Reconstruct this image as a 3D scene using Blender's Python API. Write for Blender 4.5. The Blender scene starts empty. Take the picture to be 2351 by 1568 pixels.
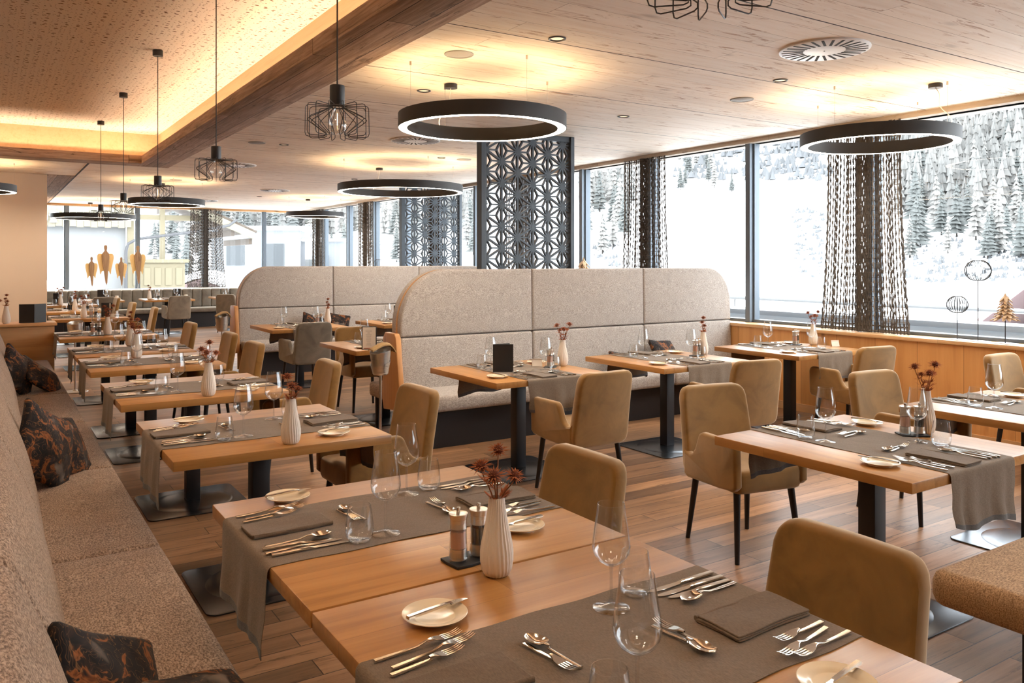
import bpy, bmesh, math, random
from mathutils import Vector, Matrix
R = random.Random(7)
SC = bpy.context.scene
COL = SC.collection
PI = math.pi

# ------------------------------------------------------------------ camera, world, lights, exposure
EYE = 1.57                     # eye height; the room runs along +Y, the window wall is +X
YAW = math.radians(32.93)
SN, CS = math.sin(YAW), math.cos(YAW)
cam_data = bpy.data.cameras.new('camera')
cam = bpy.data.objects.new('camera', cam_data)
COL.objects.link(cam)
cam.location = (0, 0, EYE)
cam.rotation_euler = (PI / 2, 0, -YAW)
cam_data.sensor_fit = 'HORIZONTAL'
cam_data.sensor_width = 36.0
cam_data.lens = 36.0 * 1858.0 / 2351.0
cam_data.shift_y = -184.0 / 2351.0
cam_data.clip_start = 0.05
cam_data.clip_end = 1500
SC.camera = cam

SC.view_settings.view_transform = 'Standard'
SC.view_settings.look = 'None'
SC.view_settings.gamma = 1.0
SC.view_settings.use_curve_mapping = False
SC.view_settings.exposure = 1.6
SC.cycles.max_bounces = 10
SC.cycles.diffuse_bounces = 6
SC.cycles.glossy_bounces = 4
SC.cycles.transmission_bounces = 4
SC.cycles.transparent_max_bounces = 28
SC.cycles.sample_clamp_indirect = 6.0
SC.cycles.caustics_reflective = False
SC.cycles.caustics_refractive = False
SC.cycles.use_denoising = True

WORLD_STRENGTH = 3.2
RING_DOWN, RING_UP = 15.0, 10.0
COVE_GLOW = 12.5
world = bpy.data.worlds.new('overcast_sky')
SC.world = world
world.use_nodes = True
_wn = world.node_tree
_wn.nodes['Background'].inputs[0].default_value = (0.90, 0.95, 1.0, 1)
_wn.nodes['Background'].inputs[1].default_value = WORLD_STRENGTH

def portal(name, loc, rot, sx, sy):
    l = bpy.data.lights.new(name, 'AREA')
    l.shape = 'RECTANGLE'
    l.size, l.size_y = sx, sy
    l.cycles.is_portal = True
    o = bpy.data.objects.new(name, l)
    o.location = loc
    o.rotation_euler = rot
    COL.objects.link(o)
# daylight portals in the two glazed walls (they only guide the sampling of the sky)
portal('window_portal', (7.56, 10.3, 1.95), (0, PI / 2, 0), 2.1, 24.6)
portal('far_window_portal', (3.2, 22.5, 1.95), (-PI / 2, 0, 0), 8.6, 2.1)

def spot(name, loc, power, col=(1.0, 0.66, 0.36), ang=95):
    l = bpy.data.lights.new(name, 'SPOT')
    l.energy = power
    l.color = col
    l.spot_size = math.radians(ang)
    l.spot_blend = 0.8
    l.shadow_soft_size = 0.22
    o = bpy.data.objects.new(name, l)
    o.location = loc
    COL.objects.link(o)

# first beams belong to the recessed downlights; the rest are added fill without fittings
for _x, _y in ((3.0, 4.11), (3.0, 5.96), (5.15, 5.97), (5.14, 4.12), (2.98, 9.63), (5.14, 9.69), (5.23, 13.0), (4.91, 17.6),
               (3.0, 2.26), (3.0, 0.41), (5.14, 2.26), (5.14, 0.41), (3.0, -1.5), (5.14, -1.5), (2.98, 7.8), (5.14, 7.8), (2.9, 12.6), (2.9, 17.6), (1.3, 14.6), (1.3, 19.0)):  # this row is added fill light, no fittings are built here
    spot('downlight_and_fill_beam', (_x, _y, 2.955), 24.0, (1.0, 0.89, 0.76), 120)
for _x, _y in ((0.3, -2.0), (0.3, 0.2), (0.3, 2.4), (0.3, 4.6)):
    spot('added_cove_fill', (_x, _y, 3.40), 26.0, (1.0, 0.80, 0.56), 130)  # unseen spots added to brighten the foreground; the cove has no such lamps

# ------------------------------------------------------------------ scene organisation
def props(o, label=None, cat=None, group=None, kind=None):
    if label: o['label'] = label
    if cat: o['category'] = cat
    if group: o['group'] = group
    if kind: o['kind'] = kind
    return o

def thing(name, label=None, cat=None, loc=(0, 0, 0), rz=0.0, group=None):
    o = bpy.data.objects.new(name, None)
    o.empty_display_size = 0.1
    COL.objects.link(o)
    o.location = loc
    o.rotation_euler = (0, 0, rz)
    return props(o, label, cat, group)

KIDS = {}
def link_child(o, parent):
    COL.objects.link(o)
    if parent is not None:
        o.parent = parent
        KIDS.setdefault(parent.name, []).append(o)

def dup(root, loc, rz=0.0, label=None, group=None, scale=None):
    def cp(o, par):
        c = o.copy()
        link_child(c, par)
        for k in KIDS.get(o.name, []):
            cp(k, c)
        return c
    r = cp(root, None)
    r.location = loc
    r.rotation_euler = (0, 0, rz)
    if scale: r.scale = scale
    if label: r['label'] = label
    if group: r['group'] = group
    return r

PROTO = {}
def place(key, build, loc, rz, label, cat, group=None):
    """first use builds the thing, later uses copy it with all its parts"""
    if key not in PROTO:
        o = build()
        PROTO[key] = o
        o.location = loc
        o.rotation_euler = (0, 0, rz)
        return props(o, label, cat, group)
    o = dup(PROTO[key], loc, rz, label, group)
    o['category'] = cat
    return o

# ------------------------------------------------------------------ mesh collector
class MB:
    def __init__(self):
        self.v = []
        self.f = []
    def add(self, vs, fs, M=None):
        b = len(self.v)
        if M is None:
            self.v += [tuple(p) for p in vs]
        else:
            self.v += [tuple(M @ Vector(p)) for p in vs]
        self.f += [tuple(b + i for i in f) for f in fs]
        return self
    def box(self, x0, x1, y0, y1, z0, z1, M=None):
        vs = [(x0, y0, z0), (x1, y0, z0), (x1, y1, z0), (x0, y1, z0), (x0, y0, z1), (x1, y0, z1), (x1, y1, z1), (x0, y1, z1)]
        return self.add(vs, [(0, 3, 2, 1), (4, 5, 6, 7), (0, 1, 5, 4), (1, 2, 6, 5), (2, 3, 7, 6), (3, 0, 4, 7)], M)
    def bbox(self, x0, x1, y0, y1, z0, z1, b=0.004, seg=2, M=None):
        bm = bmesh.new()
        bmesh.ops.create_cube(bm, size=1.0)
        for v in bm.verts:
            v.co = Vector(((x0 + x1) / 2 + v.co.x * (x1 - x0), (y0 + y1) / 2 + v.co.y * (y1 - y0), (z0 + z1) / 2 + v.co.z * (z1 - z0)))
        bmesh.ops.bevel(bm, geom=list(bm.edges), offset=b, segments=seg, profile=0.5, affect='EDGES')
        bm.verts.index_update()
        self.add([v.co[:] for v in bm.verts], [[v.index for v in f.verts] for f in bm.faces], M)
        bm.free()
        return self
    def lathe(self, prof, n=24, c=(0, 0, 0), close_top=True, close_bot=True, rib=None, M=None, arc=2 * PI):
        vs, fs = [], []
        k = len(prof)
        for i in range(n):
            a = arc * i / n
            for j, (r, z) in enumerate(prof):
                rr = r if rib is None else rib(r, z, a)
                vs.append((c[0] + rr * math.cos(a), c[1] + rr * math.sin(a), c[2] + z))
        for i in range(n):
            i2 = (i + 1) % n
            for j in range(k - 1):
                fs.append((i * k + j, i2 * k + j, i2 * k + j + 1, i * k + j + 1))
        if close_bot: fs.append(tuple(i * k for i in reversed(range(n))))
        if close_top: fs.append(tuple(i * k + k - 1 for i in range(n)))
        return self.add(vs, fs, M)
    def cyl(self, p0, p1, r0, r1=None, n=12, M=None):
        r1 = r0 if r1 is None else r1
        p0, p1 = Vector(p0), Vector(p1)
        d = (p1 - p0).normalized()
        a = Vector((0, 0, 1)) if abs(d.z) < 0.9 else Vector((1, 0, 0))
        u = d.cross(a).normalized()
        w = d.cross(u).normalized()
        vs = []
        for p, r in ((p0, r0), (p1, r1)):
            for i in range(n):
                t = 2 * PI * i / n
                vs.append(p + u * (r * math.cos(t)) + w * (r * math.sin(t)))
        fs = [(i, n + i, n + (i + 1) % n, (i + 1) % n) for i in range(n)]
        fs += [tuple(range(n)), tuple(n + i for i in reversed(range(n)))]
        return self.add(vs, fs, M)
    def tube(self, pts, r, n=6, closed=False, M=None):
        pts = [Vector(p) for p in pts]
        m = len(pts)
        vs = []
        rad = r if callable(r) else (lambda t: r)
        u = None
        for i, p in enumerate(pts):
            a = pts[(i - 1) % m] if (closed or i > 0) else p
            b = pts[(i + 1) % m] if (closed or i < m - 1) else p
            d = (b - a)
            d = d.normalized() if d.length > 1e-9 else Vector((0, 0, 1))
            if u is None:
                x = Vector((0, 0, 1)) if abs(d.z) < 0.9 else Vector((1, 0, 0))
                u = d.cross(x).normalized()
            else:
                u = (u - d * u.dot(d))
                u = u.normalized() if u.length > 1e-6 else d.orthogonal().normalized()
            w = d.cross(u)
            rr = rad(i / max(1, m - 1))
            for k in range(n):
                t = 2 * PI * k / n
                vs.append(p + u * (rr * math.cos(t)) + w * (rr * math.sin(t)))
        fs = []
        for i in range(m if closed else m - 1):
            j = (i + 1) % m
            for k in range(n):
                k2 = (k + 1) % n
                fs.append((i * n + k, j * n + k, j * n + k2, i * n + k2))
        if not closed:
            fs.append(tuple(reversed(range(n))))
            fs.append(tuple((m - 1) * n + k for k in range(n)))
        return self.add(vs, fs, M)
    def plate(self, outline, t, re=0.0, fn=None, seg=3, M=None):
        """flat outline (a, b) given counter-clockwise, extruded +-t/2 with rounded edges; fn maps (a, b, c) to 3-D"""
        m = len(outline)
        nrm = []
        for i in range(m):
            a = Vector(outline[i - 1]); b = Vector(outline[i]); c = Vector(outline[(i + 1) % m])
            e1 = (b - a).normalized(); e2 = (c - b).normalized()
            n1 = Vector((e1.y, -e1.x)); n2 = Vector((e2.y, -e2.x))
            nn = n1 + n2
            nn = nn.normalized() if nn.length > 1e-6 else n1
            nrm.append(nn / max(0.5, nn.dot(n1)))
        rings = []
        if re > 0:
            for s in range(seg + 1):
                an = PI / 2 * s / seg
                rings.append((re * (1 - math.sin(an)), -t / 2 + re * (1 - math.cos(an))))
            for s in range(seg + 1):
                an = PI / 2 * s / seg
                rings.append((re * (1 - math.cos(an)), t / 2 - re + re * math.sin(an)))
        else:
            rings = [(0, -t / 2), (0, t / 2)]
        vs, fs = [], []
        for ins, c in rings:
            for i in range(m):
                p = Vector(outline[i]) - nrm[i] * ins
                vs.append((p.x, p.y, c))
        k = len(rings)
        for j in range(k - 1):
            for i in range(m):
                i2 = (i + 1) % m
                fs.append((j * m + i, j * m + i2, (j + 1) * m + i2, (j + 1) * m + i))
        fs.append(tuple(reversed(range(m))))
        fs.append(tuple((k - 1) * m + i for i in range(m)))
        if fn: vs = [fn(*p) for p in vs]
        return self.add(vs, fs, M)
    def pad(self, w, h, t, RC=0.05, re=0.02, bulge=0.0, fn=None, nx=8, nz=8, back_bulge=0.0, M=None):
        """upholstered panel, width w (x), height h (z), thickness t (y), rounded outline corners RC and edges re"""
        def coords(L):
            s = [0, .25 * re, .6 * re, re]
            rc = [RC * .5, RC] if RC > re else []
            s += [q for q in rc if q > re * 1.15]
            e = max(s)
            inner = [e + (L - 2 * e) * i / nx for i in range(1, nx)]
            return [-L / 2 + q for q in s] + [-L / 2 + q for q in inner] + [L / 2 - q for q in reversed(s)]
        xs, zs = coords(w), coords(h)
        a, c = w / 2, h / 2
        def outline(x, z):
            qx = max(-(a - RC), min(a - RC, x)); qz = max(-(c - RC), min(c - RC, z))
            dx, dz = x - qx, z - qz
            if dx and dz:
                l = math.hypot(dx, dz); mm = max(abs(dx), abs(dz))
                dx *= mm / l; dz *= mm / l
                s = RC - math.hypot(dx, dz)
            else:
                s = min(a - abs(x), c - abs(z))
            return qx + dx, qz + dz, max(0.0, s)
        vs, fs = [], []
        nxv, nzv = len(xs), len(zs)
        for side in (1, -1):
            for x in xs:
                for z in zs:
                    X, Z, s = outline(x, z)
                    q = re - min(s, re)
                    y = t / 2 - re + math.sqrt(max(0.0, re * re - q * q))
                    bl = bulge if side > 0 else back_bulge
                    y += bl * (1 - (x / a) ** 2) * (1 - (z / c) ** 2)
                    vs.append((X, side * y, Z))
        N2 = nxv * nzv
        for i in range(nxv - 1):
            for j in range(nzv - 1):
                p = i * nzv + j
                fs.append((p, p + 1, p + nzv + 1, p + nzv))
                fs.append((N2 + p, N2 + p + nzv, N2 + p + nzv + 1, N2 + p + 1))
        border = [i * nzv for i in range(nxv)] + [(nxv - 1) * nzv + j for j in range(1, nzv)] + \
                 [i * nzv + nzv - 1 for i in range(nxv - 2, -1, -1)] + [j for j in range(nzv - 2, 0, -1)]
        for i in range(len(border)):
            p, q = border[i], border[(i + 1) % len(border)]
            fs.append((p, q, N2 + q, N2 + p))
        if fn: vs = [fn(*p) for p in vs]
        return self.add(vs, fs, M)
    def grid(self, P, closed_u=False):
        """P[i][j] points -> quads"""
        m, n = len(P), len(P[0])
        vs = [p for row in P for p in row]
        fs = []
        for i in range(m if closed_u else m - 1):
            for j in range(n - 1):
                i2 = (i + 1) % m
                fs.append((i * n + j, i2 * n + j, i2 * n + j + 1, i * n + j + 1))
        return self.add(vs, fs)
    def sphere(self, c, r, nu=12, nv=8, sz=1.0, M=None):
        prof = [(max(1e-4, r * math.sin(PI * j / nv)), -r * sz * math.cos(PI * j / nv)) for j in range(nv + 1)]
        return self.lathe(prof, nu, c, False, False, M=M)
    def build(self, name, mat, parent=None, smooth=35):
        me = bpy.data.meshes.new(name)
        me.from_pydata(self.v, [], self.f)
        me.validate()
        bm = bmesh.new()
        bm.from_mesh(me)
        bmesh.ops.recalc_face_normals(bm, faces=bm.faces)
        bm.to_mesh(me)
        bm.free()
        if smooth:
            me.shade_smooth()
            me.set_sharp_from_angle(angle=math.radians(smooth))
        if mat: me.materials.append(mat)
        o = bpy.data.objects.new(name, me)
        link_child(o, parent)
        return o

def struct(name, mb, mat, smooth=35, parent=None):
    o = mb.build(name, mat, parent, smooth)
    if parent is None: o['kind'] = 'structure'
    return o

def arc2(cx, cy, r, a0, a1, n=6):
    return [(cx + r * math.cos(math.radians(a0 + (a1 - a0) * i / n)), cy + r * math.sin(math.radians(a0 + (a1 - a0) * i / n))) for i in range(n + 1)]

def T(x=0, y=0, z=0, rx=0, ry=0, rz=0):
    return Matrix.Translation((x, y, z)) @ Matrix.Rotation(rz, 4, 'Z') @ Matrix.Rotation(ry, 4, 'Y') @ Matrix.Rotation(rx, 4, 'X')

# ------------------------------------------------------------------ materials
def ND(nt, typ, ins=None, **kw):
    n = nt.nodes.new(typ)
    for k, v in kw.items(): setattr(n, k, v)
    for k, v in (ins or {}).items():
        s = n.inputs[k]
        if isinstance(v, bpy.types.NodeSocket): nt.links.new(v, s)
        else: s.default_value = v
    return n

def c4(c): return (c[0], c[1], c[2], 1.0)

def ramp(nt, fac, stops, interp='LINEAR'):
    n = nt.nodes.new('ShaderNodeValToRGB')
    n.color_ramp.interpolation = interp
    el = n.color_ramp.elements
    while len(el) < len(stops): el.new(0.5)
    for e, (p, c) in zip(el, stops):
        e.position = p
        e.color = c4(c) if not isinstance(c, float) else (c, c, c, 1)
    nt.links.new(fac, n.inputs[0])
    return n.outputs[0]

def mixc(nt, fac, a, b, mode='MIX'):
    n = nt.nodes.new('ShaderNodeMix')
    n.data_type = 'RGBA'
    n.blend_type = mode
    for s, v in ((n.inputs[0], fac), (n.inputs[6], a), (n.inputs[7], b)):
        if isinstance(v, bpy.types.NodeSocket): nt.links.new(v, s)
        else: s.default_value = v if isinstance(v, float) else c4(v)
    return n.outputs[2]

def newmat(name):
    m = bpy.data.materials.new(name)
    m.use_nodes = True
    nt = m.node_tree
    b = nt.nodes['Principled BSDF']
    return m, nt, b

def coords(nt, order='XYZ', scale=(1, 1, 1), loc=(0, 0, 0), jitter=False):
    tc = nt.nodes.new('ShaderNodeTexCoord')
    v = tc.outputs['Object']
    if jitter:
        oi = nt.nodes.new('ShaderNodeObjectInfo')
        v = ND(nt, 'ShaderNodeVectorMath', {0: v, 1: ND(nt, 'ShaderNodeVectorMath', {0: oi.outputs['Location'], 1: (1.37, 0.83, 0.0)}, operation='MULTIPLY').outputs[0]}, operation='ADD').outputs[0]
    if order != 'XYZ':
        s = ND(nt, 'ShaderNodeSeparateXYZ', {0: v})
        v = ND(nt, 'ShaderNodeCombineXYZ', {i: s.outputs['XYZ'.index(ch)] for i, ch in enumerate(order)}).outputs[0]
    if scale != (1, 1, 1) or loc != (0, 0, 0):
        v = ND(nt, 'ShaderNodeMapping', {'Vector': v, 'Scale': scale, 'Location': loc}).outputs[0]
    return v

def vscale(nt, v, s, loc=(0, 0, 0)):
    return ND(nt, 'ShaderNodeMapping', {'Vector': v, 'Scale': s, 'Location': loc}).outputs[0]

def noise(nt, v, scale, detail=3.0, rough=0.55, dist=0.0):
    return ND(nt, 'ShaderNodeTexNoise', {'Vector': v, 'Scale': scale, 'Detail': detail, 'Roughness': rough, 'Distortion': dist}).outputs['Fac']

def bump(nt, b, h, strength=0.2, dist=0.01):
    n = ND(nt, 'ShaderNodeBump', {'Height': h, 'Strength': strength, 'Distance': dist})
    nt.links.new(n.outputs[0], b.inputs['Normal'])

def plain(name, col, rough=0.5, metal=0.0, spec=0.5, emit=None, estr=0.0, coat=0.0):
    m, nt, b = newmat(name)
    b.inputs['Base Color'].default_value = c4(col)
    b.inputs['Roughness'].default_value = rough
    b.inputs['Metallic'].default_value = metal
    b.inputs['Specular IOR Level'].default_value = spec
    b.inputs['Coat Weight'].default_value = coat
    if emit:
        b.inputs['Emission Color'].default_value = c4(emit)
        b.inputs['Emission Strength'].default_value = estr
    return m

def wood(name, light, mid, dark, order='XYZ', bw=0.15, bl=1.6, gap=0.0015, var=0.5, knots=0.0, marks=0.0, rough=0.45, bmp=0.15, spec=0.4, jitter=False, grain=1.0, seam=None, gapcol=None, loc=(0, 0, 0)):
    m, nt, b = newmat(name)
    v = coords(nt, order, loc=loc, jitter=jitter)
    br = ND(nt, 'ShaderNodeTexBrick', {'Vector': v, 'Color1': (0, 0, 0, 1), 'Color2': (1, 1, 1, 1), 'Mortar': (0.5, 0.5, 0.5, 1), 'Scale': 1.0, 'Mortar Size': gap, 'Mortar Smooth': 0.1, 'Brick Width': bl, 'Row Height': bw}, offset=0.37, offset_frequency=2)
    tint = br.outputs['Color']
    off = ND(nt, 'ShaderNodeVectorMath', {0: v, 1: ND(nt, 'ShaderNodeVectorMath', {0: tint, 1: (7.3, 3.1, 5.7)}, operation='MULTIPLY').outputs[0]}, operation='ADD').outputs[0]
    g1 = noise(nt, vscale(nt, off, (1.2 * grain, 22 * grain, 22 * grain)), 1.0, 6.0, 0.62, 0.35)
    g2 = noise(nt, vscale(nt, off, (5 * grain, 160 * grain, 160 * grain)), 1.0, 3.0, 0.6)
    col = ramp(nt, g1, [(0.25, dark), (0.47, mid), (0.72, light)])
    col = mixc(nt, 0.25, col, ramp(nt, g2, [(0.3, mid), (0.7, light)]))
    tn = ND(nt, 'ShaderNodeMapRange', {'Value': ND(nt, 'ShaderNodeRGBToBW', {0: tint}).outputs[0], 'To Min': 1.0 - var * 0.5, 'To Max': 1.0 + var * 0.35}).outputs[0]
    col = mixc(nt, 1.0, col, ND(nt, 'ShaderNodeCombineXYZ', {0: tn, 1: tn, 2: tn}).outputs[0], 'MULTIPLY')
    if knots:
        vo = ND(nt, 'ShaderNodeTexVoronoi', {'Vector': vscale(nt, off, (1.7, 4.4, 4.4)), 'Scale': 1.0, 'Randomness': 1.0})
        kn = ramp(nt, vo.outputs['Distance'], [(0.05, 1.0), (0.16, 0.0)])
        col = mixc(nt, ND(nt, 'ShaderNodeMath', {0: kn, 1: knots}, operation='MULTIPLY').outputs[0], col, [c * 0.45 for c in dark])
    if marks:
        w = noise(nt, vscale(nt, off, (2.6, 17, 17)), 1.0, 5.0, 0.7, 1.1)
        w2 = noise(nt, vscale(nt, v, (0.9, 1.3, 1.3), (3, 1, 0)), 1.0, 2.0, 0.5)
        k = ND(nt, 'ShaderNodeMath', {0: ramp(nt, w, [(0.575, 0.0), (0.635, 1.0)]), 1: ramp(nt, w2, [(0.36, 0.0), (0.54, 1.0)])}, operation='MULTIPLY').outputs[0]
        col = mixc(nt, ND(nt, 'ShaderNodeMath', {0: k, 1: marks}, operation='MULTIPLY').outputs[0], col, [dark[0] * 0.55, dark[1] * 0.40, dark[2] * 0.30])
    gc = gapcol or [c * 0.35 for c in dark]
    fac = br.outputs['Fac']
    col = mixc(nt, fac, col, gc)
    if seam:
        sb = ND(nt, 'ShaderNodeTexBrick', {'Vector': vscale(nt, v, (1, 1, 1), (0, seam[1], 0)), 'Scale': 1.0, 'Mortar Size': seam[2], 'Mortar Smooth': 0.0, 'Brick Width': 400.0, 'Row Height': seam[0]}, offset=0.0)
        col = mixc(nt, sb.outputs['Fac'], col, (0.03, 0.02, 0.014))
    nt.links.new(col, b.inputs['Base Color'])
    b.inputs['Roughness'].default_value = rough
    b.inputs['Specular IOR Level'].default_value = spec
    if bmp:
        h = ND(nt, 'ShaderNodeMath', {0: g1, 1: ND(nt, 'ShaderNodeMath', {0: fac, 1: -1.5}, operation='MULTIPLY').outputs[0]}, operation='ADD').outputs[0]
        bump(nt, b, h, bmp, 0.004)
    return m

def tweed(name, a, c, scale=170, order='XYZ', stretch=(1, 1, 1), bmp=0.4):
    m, nt, b = newmat(name)
    v = coords(nt, order)
    n1 = noise(nt, vscale(nt, v, stretch), scale, 4.0, 0.75)
    n2 = noise(nt, v, scale * 0.06, 3.0, 0.5)
    col = ramp(nt, n1, [(0.38, c), (0.50, [(x + y) / 2 for x, y in zip(a, c)]), (0.60, a)])
    col = mixc(nt, ramp(nt, n2, [(0.35, 0.0), (0.7, 0.22)]), col, c)
    nt.links.new(col, b.inputs['Base Color'])
    b.inputs['Roughness'].default_value = 0.95
    b.inputs['Specular IOR Level'].default_value = 0.15
    b.inputs['Sheen Weight'].default_value = 0.15
    bump(nt, b, n1, bmp, 0.003)
    return m

def velvet(name, col, sheen=(1, 0.86, 0.66), sw=0.9):
    m, nt, b = newmat(name)
    v = coords(nt, jitter=True)
    n1 = noise(nt, v, 5.0, 4.0, 0.6, 0.8)
    n2 = noise(nt, v, 320.0, 1.0)
    cc = ramp(nt, n1, [(0.3, [x * 0.74 for x in col]), (0.62, [min(1, x * 1.18) for x in col])])
    nt.links.new(cc, b.inputs['Base Color'])
    b.inputs['Roughness'].default_value = 0.85
    b.inputs['Specular IOR Level'].default_value = 0.2
    b.inputs['Sheen Weight'].default_value = sw
    b.inputs['Sheen Roughness'].default_value = 0.5
    b.inputs['Sheen Tint'].default_value = c4(sheen)
    bump(nt, b, n2, 0.1, 0.001)
    return m

def linen(name, col):
    m, nt, b = newmat(name)
    v = coords(nt, jitter=True)
    n1 = noise(nt, vscale(nt, v, (1, 0.25, 1)), 420.0, 2.0, 0.6)
    n2 = noise(nt, v, 9.0, 4.0, 0.6)
    cc = ramp(nt, n1, [(0.3, [x * 0.8 for x in col]), (0.7, [x * 1.15 for x in col])])
    nt.links.new(cc, b.inputs['Base Color'])
    b.inputs['Roughness'].default_value = 0.95
    b.inputs['Specular IOR Level'].default_value = 0.1
    b.inputs['Sheen Weight'].default_value = 0.15
    h = ND(nt, 'ShaderNodeMath', {0: n2, 1: ND(nt, 'ShaderNodeMath', {0: n1, 1: 0.06}, operation='MULTIPLY').outputs[0]}, operation='ADD').outputs[0]
    bump(nt, b, h, 0.35, 0.012)
    return m

def thin_glass(name, tint=(0.985, 0.99, 0.99), edge=0.75, base=0.045, rough=0.01, blend=0.5, rim=0.35):
    """thin-walled glass: passes light straight through, mirrors more at grazing angles"""
    m, nt, b = newmat(name)
    nt.nodes.remove(b)
    out = nt.nodes['Material Output']
    lw = ND(nt, 'ShaderNodeLayerWeight', {'Blend': blend})
    p = ND(nt, 'ShaderNodeMath', {0: lw.outputs['Facing'], 1: 3.5}, operation='POWER').outputs[0]
    f = ND(nt, 'ShaderNodeMath', {0: p, 1: edge, 2: base}, operation='MULTIPLY_ADD').outputs[0]
    dk = ND(nt, 'ShaderNodeMath', {0: lw.outputs['Facing'], 1: 6.0}, operation='POWER').outputs[0]
    tr = ND(nt, 'ShaderNodeBsdfTransparent', {'Color': mixc(nt, dk, tint, [q * rim for q in tint])})
    gl = ND(nt, 'ShaderNodeBsdfGlossy', {'Color': (0.95, 0.97, 1, 1), 'Roughness': rough})
    mx = ND(nt, 'ShaderNodeMixShader', {0: f, 1: tr.outputs[0], 2: gl.outputs[0]})
    nt.links.new(mx.outputs[0], out.inputs[0])
    return m

def brushed(name, col, rough=0.28, metal=1.0):
    m, nt, b = newmat(name)
    v = coords(nt)
    n1 = noise(nt, vscale(nt, v, (3, 3, 300)), 1.0, 2.0)
    b.inputs['Base Color'].default_value = c4(col)
    b.inputs['Metallic'].default_value = metal
    rr = ND(nt, 'ShaderNodeMapRange', {'Value': n1, 'To Min': rough * 0.7, 'To Max': rough * 1.3}).outputs[0]
    nt.links.new(rr, b.inputs['Roughness'])
    return m

def floral(name):
    m, nt, b = newmat(name)
    v = coords(nt, jitter=True)
    d = noise(nt, v, 7.0, 2.0)
    vd = ND(nt, 'ShaderNodeVectorMath', {0: v, 1: ND(nt, 'ShaderNodeVectorMath', {0: ND(nt, 'ShaderNodeTexNoise', {'Vector': v, 'Scale': 9.0}).outputs['Color'], 1: (0.10, 0.10, 0.10)}, operation='MULTIPLY').outputs[0]}, operation='ADD').outputs[0]
    w = ND(nt, 'ShaderNodeTexVoronoi', {'Vector': vd, 'Scale': 13.0, 'Randomness': 1.0}, feature='SMOOTH_F1')
    base = ramp(nt, noise(nt, vd, 11.0, 3.0, 0.6, 1.2), [(0.44, (0.010, 0.009, 0.011)), (0.55, (0.026, 0.017, 0.014)), (0.59, (0.25, 0.085, 0.026)), (0.65, (0.12, 0.04, 0.015)), (0.72, (0.02, 0.014, 0.014))])
    grey = ramp(nt, noise(nt, vd, 6.0, 2.0), [(0.58, (0, 0, 0)), (0.63, (1, 1, 1))])
    cc = mixc(nt, grey, base, ramp(nt, w.outputs['Distance'], [(0.1, (0.20, 0.16, 0.13)), (0.5, (0.03, 0.028, 0.03))]))
    line = ramp(nt, noise(nt, vd, 16.0, 1.0, 0.5, 2.0), [(0.485, 0.0), (0.5, 1.0), (0.515, 0.0)])
    cc = mixc(nt, ND(nt, 'ShaderNodeMath', {0: line, 1: 0.35}, operation='MULTIPLY').outputs[0], cc, (0.42, 0.2, 0.07))
    nt.links.new(cc, b.inputs['Base Color'])
    b.inputs['Roughness'].default_value = 0.85
    b.inputs['Specular IOR Level'].default_value = 0.2
    b.inputs['Sheen Weight'].default_value = 0.06
    bump(nt, b, d, 0.3, 0.03)
    return m

M = {}
M['oak'] = wood('oak_table_top', (0.54, 0.282, 0.098), (0.45, 0.218, 0.067), (0.27, 0.114, 0.033), bw=0.24, bl=2.4, gap=0.0004, var=0.28, knots=0.35, rough=0.30, bmp=0.05, spec=0.5, jitter=True)
M['pine'] = wood('pine_panel', (0.80, 0.43, 0.165), (0.72, 0.36, 0.125), (0.56, 0.25, 0.08), order='ZYX', bw=0.42, bl=6.0, gap=0.0015, var=0.28, knots=0.95, rough=0.42, bmp=0.06, grain=0.5)
M['pine_x'] = wood('pine_board', (0.60, 0.345, 0.15), (0.54, 0.29, 0.115), (0.42, 0.20, 0.075), order='XZY', bw=0.2, bl=6.0, gap=0.0006, var=0.2, knots=0.8, rough=0.42, bmp=0.06)
M['pine_y'] = wood('pine_sill', (0.72, 0.47, 0.26), (0.66, 0.40, 0.20), (0.52, 0.29, 0.13), order='YXZ', bw=0.4, bl=4.0, gap=0.0005, var=0.2, knots=0.5, rough=0.35, bmp=0.04)
M['fascia'] = wood('cove_fascia', (0.64, 0.47, 0.30), (0.59, 0.42, 0.255), (0.48, 0.32, 0.18), order='YZX', bw=0.5, bl=5.0, gap=0.0004, var=0.15, knots=0.4, rough=0.6, bmp=0.05)
M['ceiling'] = wood('aged_spruce_ceiling', (0.90, 0.83, 0.745), (0.84, 0.745, 0.64), (0.73, 0.59, 0.465), bw=0.203, bl=4.2, gap=0.0013, var=0.10, knots=0.45, marks=0.85, rough=0.7, bmp=0.35, spec=0.25, seam=(1.22, -0.27, 0.006), loc=(0, -0.27, 0), gapcol=(0.22, 0.145, 0.09))
M['oldbeam'] = wood('weathered_beam', (0.50, 0.345, 0.245), (0.30, 0.19, 0.125), (0.10, 0.057, 0.035), order='YXZ', bw=0.19, bl=2.6, gap=0.003, var=0.6, knots=0.6, marks=0.6, rough=0.8, bmp=0.9, grain=1.7, spec=0.2)
M['oldbeam_x'] = wood('weathered_beam_cross', (0.50, 0.345, 0.245), (0.30, 0.19, 0.125), (0.10, 0.057, 0.035), order='XYZ', bw=0.19, bl=2.6, gap=0.003, var=0.6, knots=0.6, marks=0.6, rough=0.8, bmp=0.9, grain=1.7, spec=0.2)
M['floor'] = wood('oak_floor', (0.385, 0.218, 0.115), (0.255, 0.132, 0.063), (0.10, 0.050, 0.026), bw=0.135, bl=1.7, gap=0.0022, var=0.95, knots=0.6, marks=0.6, rough=0.40, bmp=0.2, spec=0.45)
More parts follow.
